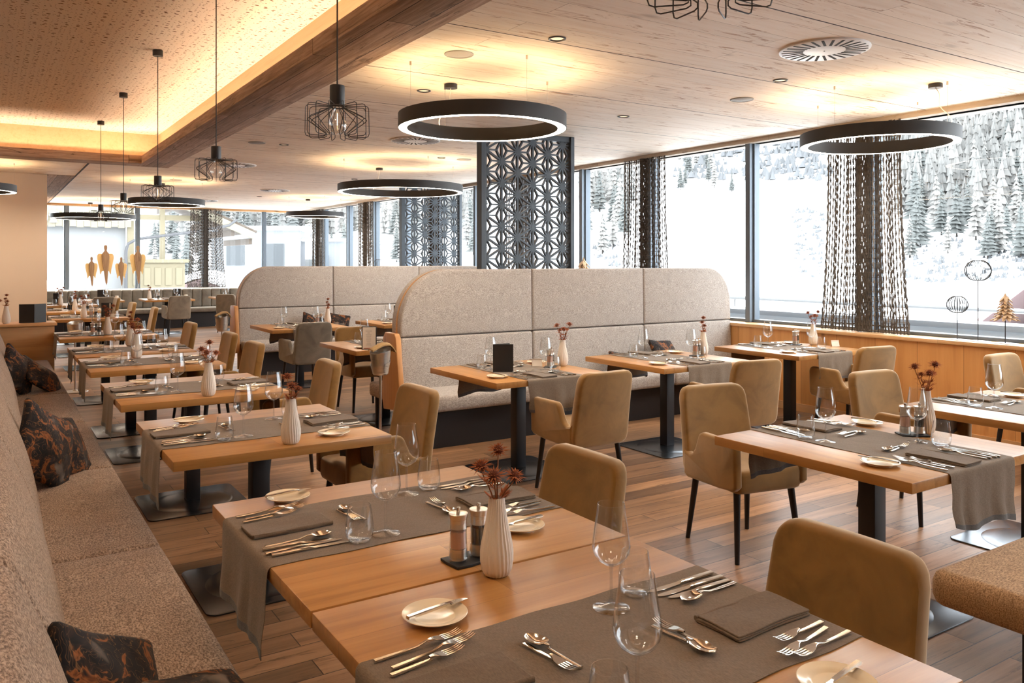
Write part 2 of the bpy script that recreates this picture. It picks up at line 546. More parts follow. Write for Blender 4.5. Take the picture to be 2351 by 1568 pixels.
M['angelwood'] = wood('angel_wood', (0.36, 0.22, 0.12), (0.27, 0.155, 0.08), (0.13, 0.07, 0.035), order='ZXY', bw=0.5, bl=3, gap=0.0, var=0.2, knots=0.5, marks=0.6, rough=0.6, jitter=True, grain=2.5)
M['wing'] = plain('wing_wood', (0.66, 0.43, 0.17), 0.55)
M['post'] = wood('pine_end_panel', (0.60, 0.31, 0.12), (0.53, 0.25, 0.088), (0.40, 0.165, 0.055), order='ZYX', bw=0.5, bl=6.0, gap=0.0, var=0.1, knots=0.8, rough=0.4, bmp=0.05)
M['tweed'] = tweed('beige_tweed', (0.56, 0.515, 0.475), (0.25, 0.212, 0.186), 240, stretch=(0.4, 1, 1))
M['tweed_b'] = tweed('bench_tweed', (0.50, 0.37, 0.28), (0.11, 0.068, 0.047), 200, stretch=(1.0, 0.45, 0.7))
M['tweed_o'] = tweed('golden_tweed', (0.60, 0.39, 0.215), (0.20, 0.11, 0.055), 230, stretch=(0.35, 1.0, 1.0))
M['velvet'] = velvet('mustard_velvet', (0.25, 0.128, 0.033), (1, 0.88, 0.70), 0.8)
M['velvet_g'] = velvet('grey_olive_velvet', (0.19, 0.155, 0.115), (0.9, 0.85, 0.75), 0.6)
M['chan'] = velvet('channel_velvet', (0.17, 0.145, 0.115), (0.9, 0.85, 0.75), 0.5)
M['linen'] = linen('taupe_linen', (0.195, 0.148, 0.108))
M['napkin'] = linen('taupe_napkin', (0.165, 0.12, 0.084))
M['hem'] = linen('hem_linen', (0.115, 0.11, 0.108))
M['floral'] = floral('dark_floral_print')
M['black'] = plain('black_powder_coat', (0.014, 0.013, 0.015), 0.45)
M['blackm'] = plain('ring_housing', (0.022, 0.021, 0.023), 0.55)
M['plinth'] = plain('dark_plinth', (0.012, 0.010, 0.012), 0.6)
M['legs'] = plain('black_wood_leg', (0.010, 0.008, 0.009), 0.4)
M['lattice'] = plain('lattice_paint', (0.055, 0.072, 0.092), 0.5)
M['frame'] = plain('anthracite_aluminium', (0.125, 0.155, 0.19), 0.42, 0.2)
M['steel'] = plain('polished_steel', (0.72, 0.66, 0.58), 0.13, 1.0)
M['brushed'] = brushed('brushed_steel', (0.66, 0.62, 0.57), 0.30)
M['baseplate'] = plain('dark_base_metal', (0.10, 0.11, 0.125), 0.24, 0.9)
M['ceramic'] = plain('cream_porcelain', (0.84, 0.73, 0.55), 0.16)
M['vase'] = plain('matt_white_ceramic', (0.78, 0.71, 0.63), 0.6)
M['glass'] = thin_glass('drinking_glass')
M['stem'] = thin_glass('glass_stem', (0.93, 0.94, 0.95), 0.9, 0.10, blend=0.45)
M['pane'] = thin_glass('window_pane', (0.985, 0.995, 0.99), 0.18, 0.006, blend=0.5, rim=0.95)
M['acryl'] = thin_glass('clear_acrylic', (0.94, 0.95, 0.95), 0.7, 0.08)
M['bulb'] = thin_glass('bulb_glass', (0.98, 0.98, 0.97), 1.0, 0.10)
M['filament'] = plain('filament', (1, 0.8, 0.5), 0.5, emit=(1, 0.62, 0.28), estr=8.0)
M['salt'] = plain('pink_salt', (0.74, 0.40, 0.29), 0.8)
M['pepper'] = plain('black_pepper', (0.025, 0.02, 0.018), 0.8)
M['slate'] = plain('slate', (0.018, 0.018, 0.02), 0.6)
M['thistle'] = plain('dried_thistle', (0.40, 0.125, 0.045), 0.85)
M['thistle_d'] = plain('thistle_core', (0.13, 0.035, 0.018), 0.9)
M['stemdry'] = plain('dried_stem', (0.30, 0.12, 0.05), 0.85)
M['menu'] = plain('black_menu_cover', (0.014, 0.013, 0.013), 0.45)
M['paper'] = plain('paper', (0.80, 0.72, 0.63), 0.85)
M['candle'] = plain('candle_wax', (0.85, 0.80, 0.70), 0.6)
M['ring_down'] = plain('ring_diffuser', (0.9, 0.85, 0.78), 0.5, emit=(1.0, 0.87, 0.70), estr=RING_DOWN)
M['ring_up'] = plain('ring_uplight', (0.9, 0.85, 0.78), 0.5, emit=(1.0, 0.68, 0.36), estr=RING_UP)
M['led'] = plain('cove_led_strip', (0.9, 0.8, 0.6), 0.5, emit=(1.0, 0.79, 0.55), estr=COVE_GLOW)
M['downglow'] = plain('downlight_lamp', (0.9, 0.8, 0.6), 0.5, emit=(1.0, 0.75, 0.5), estr=0.25)
M['white'] = plain('white_enamel', (0.78, 0.78, 0.78), 0.4)
M['grille'] = plain('grey_grille', (0.30, 0.29, 0.28), 0.6)
M['darkhole'] = plain('dark_slot', (0.01, 0.01, 0.01), 0.8)
M['cord'] = plain('clear_cord', (0.75, 0.70, 0.62), 0.4)
M['wire'] = plain('steel_wire', (0.55, 0.50, 0.45), 0.35, 1.0)
M['plaster'] = plain('warm_plaster', (0.74, 0.58, 0.43), 0.85)
M['wallbrown'] = plain('brown_plaster', (0.20, 0.15, 0.11), 0.9)
M['wallwhite'] = plain('off_white_plaster', (0.62, 0.54, 0.46), 0.85)
M['curtain'] = plain('knitted_yarn_light', (0.22, 0.195, 0.17), 0.9)
M['curtain_d'] = plain('knitted_yarn_dark', (0.085, 0.073, 0.064), 0.9)
M['shingle'] = wood('driftwood_chip', (0.62, 0.45, 0.29), (0.50, 0.34, 0.20), (0.30, 0.17, 0.09), bw=0.5, bl=2, gap=0, var=0.3, rough=0.7, grain=4.0, bmp=0.0)

def acoustic():
    m, nt, b = newmat('perforated_acoustic_ceiling')
    v = coords(nt)
    vs = vscale(nt, v, (1.0, 1.0, 1.0))
    col = (0.86, 0.77, 0.70)
    f = None
    for sc, r0 in ((17.0, 0.29), (36.0, 0.27)):
        vo = ND(nt, 'ShaderNodeTexVoronoi', {'Vector': vscale(nt, vs, (0.8, 1.25, 1.0), (sc * 0.013, 0, 0)), 'Scale': sc, 'Randomness': 0.95}, voronoi_dimensions='2D')
        rnd = ND(nt, 'ShaderNodeSeparateColor', {0: vo.outputs['Color']}).outputs[0]
        thr = ND(nt, 'ShaderNodeMath', {0: ND(nt, 'ShaderNodeMath', {0: rnd, 1: 0.25}, operation='SUBTRACT').outputs[0], 1: r0}, operation='MULTIPLY').outputs[0]
        k = ND(nt, 'ShaderNodeMath', {0: vo.outputs['Distance'], 1: thr}, operation='LESS_THAN').outputs[0]
        f = k if f is None else ND(nt, 'ShaderNodeMath', {0: f, 1: k}, operation='MAXIMUM').outputs[0]
    cc = mixc(nt, f, col, (0.20, 0.11, 0.065))
    nt.links.new(cc, b.inputs['Base Color'])
    b.inputs['Roughness'].default_value = 0.9
    b.inputs['Specular IOR Level'].default_value = 0.1
    return m
M['acoustic'] = acoustic()

def snow():
    m, nt, b = newmat('snow')
    v = coords(nt)
    n1 = noise(nt, v, 0.10, 4.0, 0.6)
    n2 = noise(nt, vscale(nt, v, (1, 1, 3.0)), 0.35, 5.0, 0.7)
    k = ND(nt, 'ShaderNodeMath', {0: ramp(nt, n1, [(0.50, 0.0), (0.60, 1.0)]), 1: ramp(nt, n2, [(0.52, 0.0), (0.58, 1.0)])}, operation='MULTIPLY').outputs[0]
    # scree and low brush show through the snow only high on the slope
    s = ND(nt, 'ShaderNodeSeparateXYZ', {0: v}).outputs[2]
    hi = ND(nt, 'ShaderNodeMapRange', {'Value': s, 'From Min': 9.0, 'From Max': 22.0}, clamp=True).outputs[0]
    k = ND(nt, 'ShaderNodeMath', {0: k, 1: hi}, operation='MULTIPLY').outputs[0]
    cc = mixc(nt, k, (0.86, 0.87, 0.88), (0.07, 0.07, 0.075))
    nt.links.new(cc, b.inputs['Base Color'])
    b.inputs['Roughness'].default_value = 0.9
    return m
M['snow'] = snow()
M['snowp'] = plain('snow_cap', (0.86, 0.87, 0.88), 0.9)
M['conifer'] = plain('haze_toned_needles', (0.10, 0.106, 0.103), 0.95)  # pale grey puts distance haze into the needle colour, likewise larch and forest
M['larch'] = plain('bare_larch_twigs', (0.185, 0.179, 0.17), 0.95)
M['trunk'] = plain('tree_trunk', (0.04, 0.034, 0.03), 0.95)
def forest_mat():
    m, nt, b = newmat('haze_toned_forest')  # haze is mixed into the tree tones as pale greys
    n1 = noise(nt, coords(nt), 0.11, 4.0, 0.7)
    nt.links.new(ramp(nt, n1, [(0.38, (0.125, 0.125, 0.121)), (0.62, (0.235, 0.228, 0.218))]), b.inputs['Base Color'])
    b.inputs['Roughness'].default_value = 0.95
    return m
M['forest'] = forest_mat()
M['palewood'] = wood('pale_weathered_board', (0.62, 0.54, 0.45), (0.52, 0.43, 0.34), (0.33, 0.24, 0.17), order='YXZ', bw=0.06, bl=3.0, gap=0.001, var=0.5, marks=0.5, rough=0.7)
M['brush'] = plain('frosted_brush', (0.10, 0.104, 0.11), 0.95)
M['concrete'] = plain('pale_concrete', (0.62, 0.625, 0.63), 0.8)
M['coping'] = plain('coping_metal', (0.30, 0.31, 0.325), 0.5)
M['rail'] = plain('galvanised_rail', (0.36, 0.365, 0.37), 0.5)
M['redroof'] = plain('red_sheet_roof', (0.19, 0.13, 0.13), 0.7)
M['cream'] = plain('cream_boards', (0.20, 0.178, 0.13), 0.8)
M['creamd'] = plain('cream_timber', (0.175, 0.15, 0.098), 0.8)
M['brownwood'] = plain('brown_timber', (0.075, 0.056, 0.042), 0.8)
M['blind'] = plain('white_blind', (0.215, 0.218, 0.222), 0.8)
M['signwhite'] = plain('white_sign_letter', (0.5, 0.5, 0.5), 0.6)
M['housewall'] = plain('grey_render', (0.14, 0.148, 0.157), 0.8)
M['housewin'] = plain('house_window', (0.04, 0.045, 0.05), 0.3)
M['pipe'] = plain('downpipe', (0.06, 0.06, 0.065), 0.5)

# ------------------------------------------------------------------ the room shell
CZ = 2.97                      # timber ceiling
XW = 7.42                      # glazing plane of the window wall
YF = 22.35                     # glazing plane of the far wall
b = MB().box(-4.0, 7.7, -4.0, 22.7, -0.12, 0.0)
struct('floor', b, M['floor'])

b = MB()
b.box(2.2, 7.62, -4.0, 22.7, CZ, CZ + 0.12)                 # timber ceiling east of the cove
b.box(-4.0, 2.2, 12.66, 22.7, CZ, CZ + 0.12)                # beyond the cove
b.box(-4.0, -3.2, -4.0, 12.66, CZ, CZ + 0.12)               # west of the cove
struct('ceiling', b, M['ceiling'])
b = MB().box(-3.35, 2.16, -4.0, 12.9, 3.42, 3.52)
struct('ceiling_cove', b, M['acoustic'])

# beam cladding round the cove: underside board and inner side board
b = MB()
b.bbox(1.80, 2.215, -4.0, 12.68, 2.935, 2.955, 0.003)
b.bbox(1.80, 1.835, -4.0, 12.30, 2.955, 3.045, 0.003)
b.bbox(2.20, 2.215, -4.0, 12.68, 2.955, 2.972, 0.002)
struct('beam_side', b, M['oldbeam'])
b = MB()
b.bbox(-3.2, 1.80, 12.28, 12.68, 2.935, 2.955, 0.003)
b.bbox(-3.2, 1.835, 12.28, 12.315, 2.955, 3.045, 0.003)
struct('beam_end', b, M['oldbeam_x'])
b = MB().box(2.10, 2.13, -4.0, 12.86, 2.96, 3.42)
struct('trim_1', b, M['fascia'])
b = MB().box(-3.33, -3.30, -4.0, 12.86, 2.96, 3.42)
struct('trim_8', b, M['fascia'])
b = MB().box(-3.30, -3.0, -4.0, 12.5, 2.935, 2.965)
struct('beam_west', b, M['oldbeam'])
b = MB().box(-3.2, 2.10, 12.80, 12.83, 2.96, 3.42)
struct('trim_2', b, M['fascia'])
b = MB().box(1.84, 2.10, -4.0, 12.80, 2.955, 2.965).box(-3.2, 1.84, 12.32, 12.80, 2.955, 2.965)
struct('cove_ledge', b, M['pine_x'])
led = thing('light_strip', 'warm light strip glowing in the cove behind the dark beam', 'light strip', (0, 0, 0))
MB().box(1.96, 1.99, -3.9, 12.47, 2.966, 2.990).build('side_run', M['led'], led)
MB().box(-3.1, 1.96, 12.44, 12.47, 2.966, 2.990).build('end_run', M['led'], led)
MB().box(-3.10, -3.06, -3.9, 12.46, 2.966, 2.985).build('side_run', M['led'], led)  # unseen west run, added to fill the left foreground with warm light
# weathered strip of ceiling next to the pale wall pier, with its shadow gap
b = MB().box(0.60, 1.20, 15.0, 22.3, CZ - 0.006, CZ + 0.002)
struct('ceiling_strip', b, M['oldbeam'])
b = MB().box(1.195, 1.215, 12.7, 22.3, CZ - 0.009, CZ + 0.002)
struct('trim_3', b, M['darkhole'])

# closed walls: left, behind the camera, pier by the wood cabinet
b = MB().box(-4.1, -4.0, -4.0, 22.7, 0, 3.5)
struct('wall_left', b, M['wallbrown'])
b = MB().box(-4.1, 7.7, -4.1, -4.0, 0, 3.5)
struct('wall_back', b, M['wallbrown'])
b = MB().box(-4.0, 0.80, 15.0, 15.35, 0, CZ)
struct('wall_pier', b, M['plaster'])

# window wall: timber panelling, sill, glazing bays
XP, ZS = 7.14, 0.872
b = MB().box(XP, XP + 0.04, -4.0, 22.3, 0.0, ZS - 0.03).box(XP + 0.04, 7.62, -4.0, 22.3, 0.0, 0.1)
struct('wall_right', b, M['pine'])
b = MB().bbox(XP - 0.025, 7.40, -4.0, 22.3, ZS - 0.035, ZS, 0.004)
struct('trim_4', b, M['pine_y'])
b = MB().box(XP - 0.012, XP, -4.0, 22.3, 0.0, 0.08)
struct('baseboard_right', b, M['pine_y'])
b = MB().bbox(7.28, 7.62, -4.0, 22.3, CZ - 0.05, CZ + 0.02, 0.006)
struct('trim_5', b, M['palewood'])
b = MB().box(7.40, 7.62, -4.0, 22.7, 0.0, ZS + 0.02)
struct('wall_right_outer', b, M['frame'])

def bay(n, axis, a0, a1, plane, z0, z1):
    """one glazing bay: mullion at a0, rails, pane"""
    w = thing('window_%d' % n)
    w['kind'] = 'structure'
    fr = MB()
    d0, d1, hw = -0.10, 0.06, 0.034
    def bx(p0, p1, q0, q1, r0, r1):
        if axis == 'Y': fr.bbox(plane + q0, plane + q1, p0, p1, r0, r1, 0.003, 1)
        else: fr.bbox(p0, p1, plane + q0, plane + q1, r0, r1, 0.003, 1)
    bx(a0 - hw, a0 + hw, d0, d1, z0, z1)
    bx(a0 - hw - 0.022, a0 - hw, -0.045, 0.045, z0, z1)
    bx(a0 + hw, a0 + hw + 0.022, -0.045, 0.045, z0, z1)
    bx(a0 + hw, a1 - hw, -0.05, 0.05, z0, z0 + 0.032)
    bx(a0 + hw, a1 - hw, -0.05, 0.05, z1 - 0.03, z1)
    fr.build('window_frame', M['frame'], w)
    g = MB()
    if axis == 'Y': g.box(plane - 0.003, plane + 0.003, a0 + 0.03, a1 - 0.03, z0 + 0.03, z1 - 0.02)
    else: g.box(a0 + 0.03, a1 - 0.03, plane - 0.003, plane + 0.003, z0 + 0.03, z1 - 0.02)
    g.build('window_pane', M['pane'], w)
MULL = [-4.0, -2.4, -1.0, 0.1, 1.65, 3.2, 4.8, 6.33, 7.98, 9.45, 11.0, 12.55, 14.1, 15.5, 17.1, 18.7, 20.4, 22.1]
for i in range(len(MULL) - 1):
    bay(i + 1, 'Y', MULL[i], MULL[i + 1], XW, ZS, CZ - 0.02)
FM = [-1.6, 0.0, 1.60, 3.18, 4.78, 6.36, 7.36]
for i in range(len(FM) - 1):
    bay(30 + i, 'X', FM[i], FM[i + 1], YF, 0.86, CZ - 0.02)
b = MB().box(-4.0, 0.0, 22.3, 22.7, 0, CZ)
struct('wall_far', b, M['wallwhite'])
b = MB().box(0.0, 7.6, YF - 0.10, YF + 0.2, 0, 0.86)
struct('wall_far_sill', b, M['frame'])
b = MB().bbox(0.0, 7.4, 21.05, YF - 0.05, 0.855, 0.885, 0.004)
struct('trim_6', b, M['wallwhite'])
b = MB().box(-1.6, 7.5, YF - 0.13, YF + 0.15, CZ - 0.05, CZ + 0.02)
struct('trim_7', b, M['pine_x'])

# ------------------------------------------------------------------ chair: sits facing local +Y
def chair_builder(vel):
    def build():
        r = thing('dining_chair')
        MB().pad(0.43, 0.46, 0.12, RC=0.05, re=0.026, bulge=0.012, nx=5, nz=5,
                 fn=lambda x, y, z: (x, z + 0.01, 0.418 + y)).build('seat', vel, r)
        def bk(x, y, z):
            t = (z + 0.25) / 0.5
            return (x * (1.0 - 0.09 * t), -0.215 - 0.085 * t ** 1.2 - y + 0.014 * (x / 0.23) ** 2, 0.60 + z)
        MB().pad(0.475, 0.50, 0.064, RC=0.068, re=0.019, bulge=0.006, nx=8, nz=8, fn=bk).build('backrest', vel, r)
        for s in (-1, 1):
            ol = [(0.245, 0.40)] + arc2(0.200, 0.590, 0.045, 0, 90, 5) + arc2(-0.035, 0.585, 0.05, 90, 165, 5) + \
                 [(-0.112, 0.535), (-0.135, 0.508), (-0.165, 0.494), (-0.205, 0.502), (-0.222, 0.515), (-0.222, 0.37), (-0.19, 0.355), (0.10, 0.365), (0.22, 0.378)]
            MB().plate(ol, 0.05, 0.016, fn=lambda a, c, t, s=s: (s * (0.213 + t * 1.0 + 0.020 * (c - 0.4)), a, c)).build('armrest', vel, r)
        for sx in (-1, 1):
            for sy in (-1, 1):
                y0 = 0.175 if sy > 0 else -0.180
                MB().cyl((sx * 0.172, y0, 0.40), (sx * 0.205, y0 + sy * 0.045, 0.0), 0.020, 0.0125, 12).build('leg', M['legs'], r)
        return r
    return build
CH = chair_builder(M['velvet'])
CHG = chair_builder(M['velvet_g'])
def chair(x, y, face, label, grey=False, grp='velvet armchairs at the tables'):
    # face: heading the sitter looks at, degrees counter-clockwise from +Y
    return place('chair_g' if grey else 'chair', CHG if grey else CH, (x, y, 0), math.radians(face), label, 'chair', grp)

# ------------------------------------------------------------------ dining table
def table_build():
    r = thing('dining_table')
    MB().bbox(-0.485, 0.485, -0.495, 0.495, 0.708, 0.75, 0.003).build('tabletop', M['oak'], r)
    MB().bbox(-0.042, 0.042, -0.042, 0.042, 0.012, 0.70, 0.003).bbox(-0.25, 0.25, -0.25, 0.25, 0.70, 0.708, 0.002).build('column', M['black'], r)
    ol = []
    h, q = 0.31, 0.05
    for cx, cy, a in ((h - q, h - q, 0), (-h + q, h - q, 90), (-h + q, -h + q, 180), (h - q, -h + q, 270)):
        ol += arc2(cx, cy, q, a, a + 90, 4)
    bp = MB().plate(ol, 0.008, 0.002, fn=lambda a, c, t: (a, c, 0.0041 + t))
    bp.lathe([(0.25, 0.0078), (0.235, 0.0125), (0.19, 0.017), (0.12, 0.021), (0.06, 0.024), (0.001, 0.025)], 40, close_top=False, close_bot=False)
    bp.build('base_plate', M['baseplate'], r, 60)
    return r
def table(x, y, rz, label):
    return place('table', table_build, (x, y, 0), rz, label, 'table', 'oak dining tables')

# ------------------------------------------------------------------ runner: local x is the long way, hangs over both ends
def runner_build(seed):
    def build():
        rr = random.Random(seed)
        w, top, L, drop, rb = 0.245, 0.7512, 0.490, 0.235, 0.012
        ph = [rr.uniform(0, 6) for _ in range(6)]
        def prof(side):
            out = []
            for i in range(7):
                a = PI / 2 * i / 6
                out.append((L - rb + (rb + 0.002) * math.sin(a), top - rb + rb * math.cos(a)))
            for i in range(1, 13):
                out.append((L + 0.002, top - rb - (drop - rb) * i / 12))
            return [(side * x, z) for x, z in out]
        mid = [(-L + rb + (2 * L - 2 * rb) * i / 40, top) for i in range(1, 40)]
        path = list(reversed(prof(-1))) + mid + prof(1)
        ny = 22
        def pt(x, z, y, lift, hem=0.0):
            s = 1 if x > 0 else -1
            d = max(0.0, top - z)
            k = d / drop
            f = 0.011 * k * math.sin(17 * y + ph[0] + s) + 0.006 * k * math.sin(41 * y + ph[1])
            yy = y * (1 - 0.05 * k) + 0.010 * k * math.sin(9 * k + ph[2])
            zz = z + ((0.006 * k * k * math.sin(4.5 * y / w + ph[3] * s) - 0.020 * k * k * (y / w * (1 if s > 0 else -1)) ** 3) if d > 0.01 else 0)
            if d < 0.002:
                zz += 0.0016 * max(0, math.sin(10 * x + 13 * y + ph[4])) ** 3 * (1 - abs(x) / L) 
            e = 0.003 * math.sin(23 * x + ph[5])
            return (x + s * (abs(f) + 0.003 * k + lift * (1 if d > 0.01 else 0)), yy + e, zz + (lift if d < 0.01 else 0) + hem)
        th = 0.0012
        P = [[pt(x, z, -w + 2 * w * j / ny, th) for j in range(ny + 1)] for x, z in path]
        Q = [[pt(x, z, -w + 2 * w * j / ny, 0.0) for j in range(ny + 1)] for x, z in path]
        mb = MB()
        mb.grid(P); mb.grid([list(reversed(q)) for q in Q])
        n = len(path)
        for j in (0, ny):
            mb.grid([[P[i][j], Q[i][j]] for i in range(n)])
        for i in (0, n - 1):
            mb.grid([[P[i][j], Q[i][j]] for j in range(ny + 1)])
        r = mb.build('table_runner', M['linen'], None, 50)
        # sewn hem along the bottom edge of both hanging ends
        for s, nm in ((-1, 'hem'), (1, 'hem')):
            h = MB()
            zs = [top - drop, top - drop + 0.011, top - drop + 0.022]
            A = [[pt(s * (L + 0.002), z, -w + 2 * w * j / ny, 0.0020) for j in range(ny + 1)] for z in zs]
            B = [[pt(s * (L + 0.002), z, -w + 2 * w * j / ny, -0.0008) for j in range(ny + 1)] for z in zs]
            h.grid(A); h.grid(B)
            h.grid([[A[0][j], B[0][j]] for j in range(ny + 1)])
            h.grid([[A[2][j], B[2][j]] for j in range(ny + 1)])
            h.build(nm, M['hem'], r, 50)
        return r
    return build

# ------------------------------------------------------------------ tableware
def wine_build():
    r = thing('wine_glass')
    out = [(0.005, 0.098), (0.016, 0.103), (0.032, 0.114), (0.0425, 0.130), (0.0455, 0.146), (0.0435, 0.168), (0.0395, 0.195), (0.0345, 0.225), (0.0325, 0.246)]
    inn = [(x - 0.0012, z + (0.002 if z < 0.12 else 0)) for x, z in reversed(out[1:])] + [(0.0005, 0.1035)]
    inn[0] = (0.0315, 0.2462)
    MB().lathe(out + inn, 32, close_top=False, close_bot=False).build('bowl', M['glass'], r, 70)
    MB().lathe([(0.0062, 0.010), (0.0042, 0.022), (0.0036, 0.05), (0.0038, 0.085), (0.0055, 0.0985)], 12).build('stem', M['stem'], r, 70)
    MB().lathe([(0.001, 0.0), (0.0425, 0.0), (0.0435, 0.0015), (0.040, 0.003), (0.02, 0.006), (0.008, 0.0105)], 32).build('foot', M['glass'], r, 70)
    return r
def tumbler_build():
    r = thing('water_glass')
    out = [(0.026, 0.001), (0.033, 0.006), (0.039, 0.018), (0.0412, 0.034), (0.0405, 0.052), (0.037, 0.078), (0.0325, 0.108)]
    inn = [(x - 0.0013, z) for x, z in reversed(out[2:])] + [(0.030, 0.011), (0.001, 0.009)]
    MB().lathe(out + inn, 28, close_top=False, close_bot=False).build('bowl', M['glass'], r, 70)
    MB().lathe([(0.001, 0.0), (0.0265, 0.0), (0.029, 0.003), (0.026, 0.006), (0.001, 0.0075)], 24).build('base', M['stem'], r, 70)
    return r
def plate_build():
    prof = [(0.001, 0.003), (0.040, 0.003), (0.041, 0.0), (0.047, 0.0), (0.048, 0.004), (0.060, 0.0085), (0.0745, 0.0135), (0.0758, 0.0150), (0.0745, 0.0160), (0.062, 0.0120), (0.053, 0.0105), (0.049, 0.0070), (0.045, 0.0062), (0.001, 0.0060)]
    return MB().lathe(prof, 40, close_top=False, close_bot=False).build('bread_plate', M['ceramic'], None, 40)

def bar(mb, sec):
    """loft of flat rounded sections along x: (x, y, z, half width, half thickness)"""
    vs, fs = [], []
    for x, y, z, w, t in sec:
        c = min(w, t) * 0.5
        vs += [(x, y - w, z - t + c), (x, y - w + c, z - t), (x, y + w - c, z - t), (x, y + w, z - t + c),
               (x, y + w, z + t - c), (x, y + w - c, z + t), (x, y - w + c, z + t), (x, y - w, z + t - c)]
    m = len(sec)
    for i in range(m - 1):
        for k in range(8):
            k2 = (k + 1) % 8
            fs.append((i * 8 + k, i * 8 + k2, (i + 1) * 8 + k2, (i + 1) * 8 + k))
    fs.append(tuple(reversed(range(8))))
    fs.append(tuple((m - 1) * 8 + k for k in range(8)))
    return mb.add(vs, fs)
def fork_build(L=0.205, name='fork'):
    mb = MB()
    h = L / 2
    bar(mb, [(-h, 0, 0.004, 0.0058, 0.0024), (-h + 0.05, 0, 0.0042, 0.0048, 0.0024), (-h + 0.10, 0, 0.0062, 0.0032, 0.002), (h - 0.082, 0, 0.0125, 0.0030, 0.0018), (h - 0.070, 0, 0.0130, 0.0058, 0.0014), (h - 0.058, 0, 0.0105, 0.0112, 0.0011), (h - 0.045, 0, 0.0085, 0.0120, 0.0010)])
    for k in range(4):
        y = -0.0100 + 0.00667 * k
        bar(mb, [(h - 0.047, y, 0.0085, 0.0021, 0.0010), (h - 0.026, y, 0.0085, 0.0018, 0.0010), (h - 0.010, y * 0.97, 0.0115, 0.0015, 0.0009), (h, y * 0.95, 0.0155, 0.0007, 0.0006)])
    return mb.build(name, M['steel'], None, 40)
def knife_build(L=0.225, name='table_knife'):
    mb = MB()
    h = L / 2
    bar(mb, [(-h, 0, 0.0045, 0.0062, 0.0040), (-h + 0.05, 0, 0.0045, 0.0066, 0.0042), (-h + 0.105, 0, 0.0046, 0.0056, 0.0038), (-h + 0.112, 0, 0.0044, 0.0040, 0.0026),
             (-h + 0.125, 0.001, 0.0036, 0.0072, 0.0009), (h - 0.05, 0.001, 0.0030, 0.0090, 0.0007), (h - 0.018, 0.0, 0.0026, 0.0078, 0.0006), (h - 0.004, -0.003, 0.0024, 0.0038, 0.0005), (h, -0.005, 0.0024, 0.0012, 0.0004)])
    return mb.build(name, M['steel'], None, 40)
def spoon_build(L=0.20, name='spoon'):
    mb = MB()
    h = L / 2
    bar(mb, [(-h, 0, 0.004, 0.0058, 0.0024), (-h + 0.05, 0, 0.0042, 0.0048, 0.0024), (-h + 0.10, 0, 0.0062, 0.0032, 0.002), (h - 0.076, 0, 0.0125, 0.0028, 0.0018), (h - 0.062, 0, 0.0125, 0.0050, 0.0013)])
    P, Q = [], []
    for i in range(11):
        row, ro2 = [], []
        for j in range(9):
            u = -1 + 2 * i / 10; v = -1 + 2 * j / 8
            a = math.sqrt(max(0.0, 1 - (u * 0.999) ** 2))
            x = h - 0.033 + 0.033 * u
            y = 0.0205 * v * a * (1 - 0.12 * u)
            rr = min(1, u * u + (v * a) ** 2)
            z = 0.0015 + 0.0095 * rr + 0.0012 * (1 - u)
            row.append((x, y, z)); ro2.append((x, y, z - 0.0011))
        P.append(row); Q.append(ro2)
    mb.grid(P); mb.grid(Q)
    mb.grid([[P[i][0], Q[i][0]] for i in range(11)]); mb.grid([[P[i][8], Q[i][8]] for i in range(11)])
    return mb.build(name, M['steel'], None, 60)
def napkin_build():
    mb = MB()
    rr = random.Random(5)
    for k, (w, h, z) in enumerate(((0.248, 0.128, 0.0022), (0.246, 0.124, 0.0062), (0.247, 0.126, 0.0102))):
        ox, oy, ph = rr.uniform(-.003, .003), rr.uniform(-.003, .003), rr.uniform(0, 6)
        mb.pad(w, h, 0.0044, RC=0.006, re=0.002, nx=14, nz=8,
               fn=lambda x, y, zz, ox=ox, oy=oy, z=z, ph=ph, k=k: (x + ox + 0.002 * math.sin(30 * zz + ph), zz + oy + 0.0022 * math.sin(26 * x + ph), max(0.0002, z + y + (k * 0.0006) * math.sin(22 * x + 31 * zz + ph))))
    # rolled fold along one long edge
    mb.tube([(-0.122 + 0.244 * i / 16, -0.060 + 0.002 * math.sin(i), 0.0068) for i in range(17)], 0.0064, 8)
    return mb.build('napkin', M['napkin'], None, 50)
def slate_build():
    ol = [(-.062, -.042), (-.02, -.046), (.03, -.041), (.064, -.044), (.066, .0), (.061, .041), (.02, .045), (-.03, .042), (-.063, .044), (-.066, .01)]
    return MB().plate(ol, 0.008, 0.0015, fn=lambda a, c, t: (a * 1.0, c, 0.0042 + t)).build('slate_tray', M['slate'], None)
def mill_builder(content):
    def build():
        r = thing('pepper_mill' if content == 'pepper' else 'salt_mill')
        MB().lathe([(0.0255, 0.0), (0.0265, 0.003), (0.0265, 0.010), (0.0255, 0.012)], 24).build('foot_ring', M['acryl'], r)
        MB().lathe([(0.0225, 0.004), (0.0225, 0.034)], 24).build('grinder_base', M['brushed'], r)
        MB().lathe([(0.0255, 0.010), (0.0230, 0.060), (0.0228, 0.092), (0.0215, 0.092), (0.0215, 0.036), (0.0235, 0.012)], 24, close_top=False, close_bot=False).build('body', M['acryl'], r, 50)
        MB().lathe([(0.0208, 0.035), (0.0205, 0.060), (0.0203, 0.079), (0.012, 0.082), (0.001, 0.080)], 20).build('filling', M[content], r)
        MB().lathe([(0.0232, 0.088), (0.0222, 0.100), (0.0232, 0.115), (0.0262, 0.124), (0.0264, 0.1275), (0.0250, 0.1285), (0.016, 0.1262), (0.007, 0.1268), (0.001, 0.1270)], 28).build('cap', M['brushed'], r)
        MB().lathe([(0.0056, 0.126), (0.0056, 0.1425), (0.0045, 0.144)], 14).build('knob', M['steel'], r)
        return r
    return build
